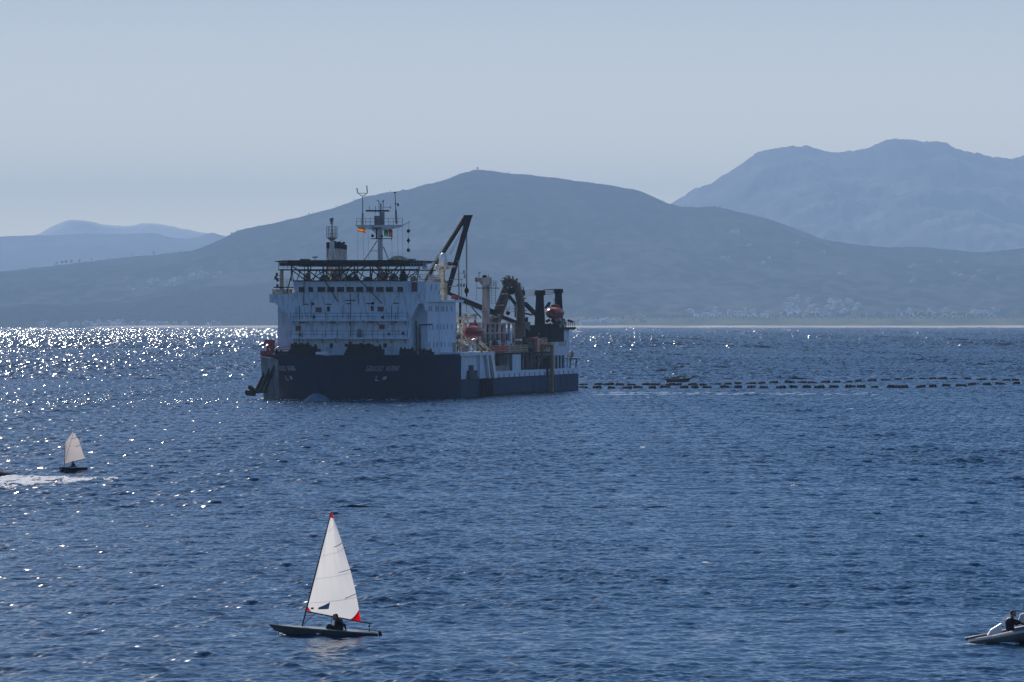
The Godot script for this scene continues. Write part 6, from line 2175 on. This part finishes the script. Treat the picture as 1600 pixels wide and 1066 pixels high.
# ---------------------------------------------------------------- beach, town, trees
func build_coast() -> void:
	mat("wall_white", lin(0.85, 0.82, 0.78), 0.8)
	mat("wall_cream", lin(0.68, 0.60, 0.52), 0.8)
	mat("wall_grey", lin(0.5, 0.49, 0.48), 0.8)
	mat("roof_white", lin(0.8, 0.8, 0.8), 0.35)
	mat("roof_blue", lin(0.16, 0.22, 0.30), 0.5)
	mat("leaf_dark", lin(0.02, 0.032, 0.014), 0.9, 0.0, 0.2)
	mat("leaf_green", lin(0.06, 0.085, 0.025), 0.9, 0.0, 0.2)
	mat("bark", lin(0.05, 0.035, 0.025), 0.9)
	# the beach
	var v := PackedVector3Array()
	var nr := PackedVector3Array()
	var ix := PackedInt32Array()
	var col := PackedColorArray()
	var rows := [[-10880.0, -0.5], [-10915.0, 0.9], [-10945.0, 2.6], [-10985.0, 5.6]]
	for j in 4:
		for i in 221:
			var x := lerpf(-960.0, 2300.0, i / 220.0)
			var wob := 12.0 * land.get_noise_2d(x * 1.5, 77.0)
			v.append(Vector3(x, rows[j][1] + (0.9 * land.get_noise_2d(x * 6.0, j * 90.0) if j == 3 else 0.0) - smoothstep(-800.0, -960.0, x) * 3.5, rows[j][0] + wob))
			nr.append(Vector3(0, 1, 0.06).normalized())
			col.append(Color(0.62, 0.55, 0.44).lerp(Color(0.42, 0.36, 0.28), clampf(0.5 + land.get_noise_2d(x * 5.0, j * 50.0), 0.0, 1.0)))
			if i < 220 and j < 3:
				var q := j * 221 + i
				ix.append(q); ix.append(q + 221); ix.append(q + 222)
				ix.append(q); ix.append(q + 222); ix.append(q + 1)
	setting("beach", array_mesh(v, nr, ix, col), M.land)
	town()
	trees()

func house(label: String, at: Vector3, w: float, h: float, d: float, wall: String, storeys: int, turn: float, group := "", big := false) -> Node3D:
	var o := thing("apartment_block" if big else "house", label, "building", at, turn, group)
	var st := start()
	box(st, Vector3(-w * 0.5, -6.0, -d), Vector3(w * 0.5, h, 0))
	var wl := part("wall", st, M[wall], o)
	var rf := start()
	box(rf, Vector3(-w * 0.5 - 0.2, h, -d - 0.2), Vector3(w * 0.5 + 0.2, h + 0.5, 0.2))
	if not big:
		box(rf, Vector3(-w * 0.2, h + 0.5, -d * 0.7), Vector3(w * 0.25, h + 2.4, -d * 0.3))
	part("roof", rf, M.roof_white if w > 7.0 else M.wall_cream, o)
	var n := int(w / 3.2)
	for s in storeys:
		for k in n:
			var b := start()
			var x := -w * 0.5 + w * (k + 0.5) / n
			var y := h * (s + 0.5) / storeys
			box(b, Vector3(x - 0.5, y - 0.6, 0.0), Vector3(x + 0.5, y + 0.6, 0.06))
			part("window", b, M.glass, wl)
	return o

func town() -> void:
	var kinds := []
	var lab := "small pale flat-roofed house in the hazy hillside town right of the ship"
	var g := "houses of the town above the beach"
	for d in [[9.5, 7.0, "wall_white", 2], [15.0, 7.5, "wall_cream", 2], [8.0, 4.5, "wall_white", 1], [10.5, 11.0, "wall_grey", 3]]:
		kinds.append(house(lab, Vector3.ZERO, d[0], d[1], 8.0, d[2], d[3], 0.0, g))
	var used := [false, false, false, false]
	var spots := []
	# the town on the slope above the orchard
	for i in 150:
		var px_ := 0.0
		if i < 62:
			px_ = rng.randf_range(1225, 1345)
		elif i < 105:
			px_ = rng.randf_range(1395, 1560)
		else:
			px_ = rng.randf_range(1060, 1240)
		var z := -rng.randf_range(11560.0, 12250.0)
		if i >= 105:
			z = -rng.randf_range(11560.0, 11780.0)
		elif i >= 62:
			z = -rng.randf_range(11600.0, 12050.0)
		spots.append([px_, z, lab, g])
	# the beach suburb left of the ship
	for i in 60:
		spots.append([rng.randf_range(60, 350) if i < 45 else rng.randf_range(893, 965), -rng.randf_range(11030.0, 11180.0), "low white house in the beachside row left of the ship" if i < 45 else "low pale house by the beach just right of the ship's stern", "houses along the left shore" if i < 45 else "houses by the stern"])
	# a scatter on the slopes
	for i in 46:
		var right := i >= 26
		spots.append([rng.randf_range(190, 345) if not right else rng.randf_range(1130, 1590), -rng.randf_range(13050.0, 13350.0) if not right else -rng.randf_range(13000.0, 14000.0), "white farmhouse scattered on the left hillside fields" if not right else "white farmhouse scattered on the hillside above the town", "farmhouses on the left slope" if not right else "farmhouses on the right slope"])
	for i in spots.size():
		var s: Array = spots[i]
		var at := Vector3((s[0] - 800.0) / 8000.0 * -s[1], 0, s[1])
		at.y = ground(at.x, at.z) - 0.3
		var k := rng.randi() % 4
		var turn := rng.randf_range(-0.6, 0.6)
		var look: String = ["white two-storey house", "wide cream two-storey house", "tiny white one-storey house", "tall grey three-storey house"][k]
		if i < 62:
			s[2] = look + (" on the left half of the town's hill" if s[0] < 1285.0 else " on the right half of the town's hill") + (", lower rows" if s[1] > -11850.0 else ", upper rows")
		elif i < 105:
			s[2] = look + (" in the town's right-hand quarter, nearer its hill" if s[0] < 1480.0 else " at the town's far right end")
		elif i < 150:
			s[2] = look + (" at the town's left end above the orchard" if s[0] < 1150.0 else " just left of the town's hill")
		elif i < 195:
			s[2] = look + (" by the left shore, far from the ship" if s[0] < 205.0 else " by the left shore, nearer the ship")
		else:
			s[2] = s[2].replace("white farmhouse", look).replace("low pale house", look)
		if used[k]:
			dup(kinds[k], at, turn, s[2], s[3])
		else:
			used[k] = true
			kinds[k].position = at
			kinds[k].rotation.y = turn
			kinds[k].set_meta("label", s[2])
			kinds[k].set_meta("group", s[3])
	for d in [[1370, -11500.0, 46.0, 11.0, "wall_grey", 3, "long blue-grey block in the middle of the town"], [1392, -11520.0, 26.0, 12.0, "wall_grey", 3, "shorter blue-grey block beside the long one"], [1275, -11560.0, 60.0, 10.0, "wall_cream", 2, "long low terrace below the town's highest houses"], [1120, -11520.0, 22.0, 5.0, "wall_white", 1, "low shed with bright white roof, left end of the town"], [1152, -11510.0, 17.0, 5.0, "wall_white", 1, "second bright-roofed low shed, left part of the town"], [1205, -11505.0, 18.0, 5.0, "wall_white", 1, "bright-roofed low shed left of the town's hill"], [1237, -11500.0, 15.0, 5.0, "wall_white", 1, "bright-roofed low shed at the foot of the town's hill"], [915, -11120.0, 26.0, 9.0, "wall_white", 3, "white beach hotel close to the ship's stern"], [935, -11130.0, 20.0, 10.0, "wall_cream", 3, "cream beach hotel right of the white one"], [1149, -14050.0, 26.0, 12.0, "wall_white", 2, "large pale villa alone high on the hillside"]]:
		var at := Vector3((d[0] - 800.0) / 8000.0 * -d[1], 0, d[1])
		at.y = ground(at.x, at.z) - 0.3
		house(d[6], at, d[2], d[3], 12.0, d[4], d[5], 0.0, "", true)
	# three thin masts by the shore
	var pole: Node3D = null
	for d in [[976, 30.0, "left thin mast of three on the shore beside the ship"], [981, 44.0, "tallest thin mast, middle of three on the shore"], [988, 34.0, "right thin mast of three on the shore beside the ship"]]:
		var o := thing("radio_mast", d[2], "mast", Vector3((d[0] - 800.0) / 8000.0 * 11250.0, 10.0, -11250.0))
		var st := start()
		tube(st, Vector3.ZERO, Vector3(0, d[1], 0), 0.8, 0.4, 6)
		part("pole", st, M.grey_paint, o)
		var ar := start()
		for k in 3:
			bar(ar, Vector3(-1.2, d[1] - 1.0 - k * 2.0, 0), Vector3(1.2, d[1] - 1.0 - k * 2.0, 0), 0.4)
		part("aerial", ar, M.grey_paint, o)

func crown_mesh(st: SurfaceTool, r: float, h: float, base: float, clumps: int, flat: float) -> void:
	for c in clumps:
		var a := rng.randf() * TAU
		var q := rng.randf()
		var o := Vector3(cos(a) * r * 0.6 * q, base + h * (0.25 + 0.55 * rng.randf()), sin(a) * r * 0.6 * q)
		var s := r * rng.randf_range(0.42, 0.7)
		var prof := []
		for k in 5:
			var t := k / 4.0
			prof.append(Vector2(maxf(0.001, s * sin(PI * t) * rng.randf_range(0.8, 1.15)), -cos(PI * t) * s * flat))
		lathe(st, o, prof, 7, rng.randf_range(0.85, 1.2), rng.randf_range(0.85, 1.2))

func trees() -> void:
	var protos := []
	for k in 4:
		var o := thing("tree", "small round tree", "tree")
		var tr := start()
		tube(tr, Vector3(0, -1.5, 0), Vector3(0.1, 3.4, 0), 0.3, 0.16, 6)
		tube(tr, Vector3(0.1, 2.6, 0), Vector3(1.0, 4.2, 0.3), 0.14, 0.07, 5)
		tube(tr, Vector3(0.1, 2.4, 0), Vector3(-0.9, 4.0, -0.2), 0.14, 0.07, 5)
		part("trunk", tr, M.bark, o)
		var cr := start()
		crown_mesh(cr, 2.9, 4.2, 2.6, 9, 0.8)
		part("crown", cr, M.leaf_green if k < 2 else M.leaf_dark, o)
		protos.append(o)
	var used := [false, false, false, false]
	var spots := []
	for i in 120:
		spots.append([lerpf(985.0, 1600.0, i / 119.0) + rng.randf_range(-1.2, 1.2), -(11290.0 + 90.0 * (i % 2)) - rng.randf_range(0, 20), i % 2, "green tree in the orchard's %s row behind the right-hand beach, %s part" % ["front" if i % 2 == 0 else "back", "left" if i < 40 else ("middle" if i < 80 else "right")], "orchard trees behind the beach", 1.0])
	for i in 46:
		spots.append([rng.randf_range(1225, 1560), -rng.randf_range(11400.0, 11520.0), 2 + i % 2, "dark tree at the foot of the town, %s tree of its clump" % ("broad" if i % 2 else "narrow"), "dark trees below the town", rng.randf_range(1.2, 1.9)])
	for i in 24:
		spots.append([rng.randf_range(895, 1010), -rng.randf_range(11150.0, 11260.0), 2 + i % 2, "dark %s tree behind the beach near the ship's stern" % ("broad" if i % 2 else "slim"), "dark trees near the stern", rng.randf_range(1.0, 1.6)])
	for i in 70:
		var q := rng.randf()
		var x := rng.randf_range(0, 300) if i < 22 else (rng.randf_range(345, 640) if i < 44 else rng.randf_range(740, 1300))
		x = round(x / 40.0) * 40.0 + (x - round(x / 40.0) * 40.0) * 0.6
		spots.append([x, -14985.0, 2 + i % 2, "small bushy tree on the nearer hill's skyline, %s" % ("low left end" if i < 22 else ("left slope behind the ship" if i < 44 else "right of its top")), "trees on the hill's skyline", rng.randf_range(0.35, 0.85)])
	for d in [[88, 1.5], [97, 1.9], [103, 2.2], [111, 2.1], [124, 1.5], [143, 1.2], [240, 1.6], [746, 1.3]]:
		spots.append([d[0], -14985.0, 2, "large bushy tree on the hill's left skyline" if d[0] < 300 else "large bushy tree on the hill's skyline by its top", "large trees on the skyline", d[1]])
	for s in spots:
		var at := Vector3((s[0] - 800.0) / 8000.0 * -s[1], 0, s[1])
		at.y = ground(at.x, at.z) - 0.4
		var k: int = s[2]
		var r: Node3D
		if used[k]:
			r = dup(protos[k], at, rng.randf() * TAU, s[3], s[4])
		else:
			used[k] = true
			r = protos[k]
			r.position = at
			r.set_meta("label", s[3])
			r.set_meta("group", s[4])
		r.scale = Vector3.ONE * s[5] * rng.randf_range(0.9, 1.15)

# ---------------------------------------------------------------- broken water: ragged sheets of foam lying on the waves
var froth: FastNoiseLite

# lays foam over the box x0..x1, z0..z1 wherever how_much(x, z) (0..1) beats the froth pattern
func foam_sheet(st: SurfaceTool, x0: float, x1: float, z0: float, z1: float, dx: float, dz: float, how_much: Callable) -> void:
	var nx := int((x1 - x0) / dx)
	var nz := int((z1 - z0) / dz)
	for j in nz:
		for i in nx:
			var x := x0 + dx * i
			var z := z0 + dz * j
			var k: float = how_much.call(x, z)
			if k <= 0.0:
				continue
			var n := 0.5 + 0.85 * froth.get_noise_2d(x * 1.3, z * 0.4) + 0.35 * froth.get_noise_2d(x * 5.0 + 70.0, z * 2.2)
			if n > k:
				continue
			var q := []
			for c in [[0, 0], [0, 1], [1, 1], [1, 0]]:
				var px_: float = x + dx * c[0] + 0.25 * dx * sin(x * 37.0 + z * 11.0 + c[1])
				var pz: float = z - dz * c[1]
				q.append(Vector3(px_, sea_y(px_, pz) * 1.1 + (0.07 if z < -300.0 else 0.03) + 0.05 * k * absf(froth.get_noise_2d(px_ * 7.0, pz * 7.0)), pz))
			quad(st, q[0], q[1], q[2], q[3], 1)

func foam_object(called: String, st: SurfaceTool) -> void:
	st.generate_normals()
	setting(called, st.commit(), M.foam, "stuff")

func build_foam() -> void:
	froth = FastNoiseLite.new()
	froth.seed = 9
	froth.frequency = 0.3
	froth.fractal_octaves = 4
	# the speeding boat's wake at far left: a broad churned band thinning to the right
	var wake := func(x: float, z: float) -> float:
		var t := clampf((x + 42.0) / 11.5, 0.0, 1.0)
		var near := lerpf(-368.0, -391.0, t)
		var far := lerpf(-413.0, -402.0, t)
		var u := (z - far) / (near - far)
		if u < 0.0 or u > 1.0:
			return 0.0
		return (0.80 - 0.25 * smoothstep(0.35, 1.0, u) - 0.55 * pow(t, 1.5)) * smoothstep(0.0, 0.06, u) * smoothstep(1.0, 0.85, u) - 0.4 * smoothstep(-31.5, -28.0, x)
	var st := start()
	foam_sheet(st, -46.0, -24.0, -414.0, -366.0, 0.13, 0.3, wake)
	foam_object("wake_foam", st)
	# lapping water round the ship's bow
	var back := ship.transform.affine_inverse()
	var lap := func(x: float, z: float) -> float:
		var p: Vector3 = back * Vector3(x, 0, z)
		if p.z > 4.5 or p.z < -26.0:
			return 0.0
		var e := absf(p.x) - hull_half(minf(p.z, 0.0), 0.2)
		if p.z > 0.0:
			e = maxf(e, 0.0) + p.z * 0.5
		if e < -0.3 or e > 3.2:
			return 0.0
		return (1.0 if p.x < 2.5 else 0.52) * (1.0 - e / 3.4)
	st = start()
	foam_sheet(st, -50.0, -14.0, -830.0, -794.0, 0.16, 0.5, lap)
	foam_object("bow_foam", st)
	# a few small breaking crests
	st = start()
	for d in [[1478, 659, 2.0, 1.6], [925, 915, 0.6, 0.8], [600, 990, 0.4, 0.6], [1000, 622, 1.6, 1.5], [1575, 655, 1.0, 1.2], [820, 990, 0.5, 0.6], [1100, 880, 0.4, 0.7], [560, 700, 0.9, 1.2], [1240, 760, 0.7, 1.0], [720, 842, 0.5, 0.7], [1330, 640, 1.2, 1.2], [1000, 700, 0.8, 1.0]]:
		var D: float = 12.3 * 8000.0 / (d[1] - 504.0)
		var c := Vector2((d[0] - 800.0) / 8000.0 * D, -D)
		var w: float = d[2]
		var l: float = d[3]
		foam_sheet(st, c.x - w, c.x + w, c.y - l, c.y + l, maxf(0.04, D * 0.0002), maxf(0.1, D * 0.0004), func(x: float, z: float) -> float: return 0.62 * (1.0 - Vector2((x - c.x) / w, (z - c.y) / l).length()))
	foam_object("whitecap_foam", st)
	# ripples along the near dinghy and the inflatable
	st = start()
	foam_sheet(st, -9.2, -4.9, -201.2, -200.2, 0.035, 0.08, func(x: float, z: float) -> float: return 0.42 - 0.5 * absf(z + 200.6))
	foam_sheet(st, 17.3, 21.5, -196.6, -194.6, 0.035, 0.08, func(x: float, z: float) -> float: return 0.5 - 0.4 * absf(z + 195.4))
	foam_object("ripple_foam", st)

func build_all() -> void:
	build_ship()
	build_boats()
	build_coast()
	build_foam()
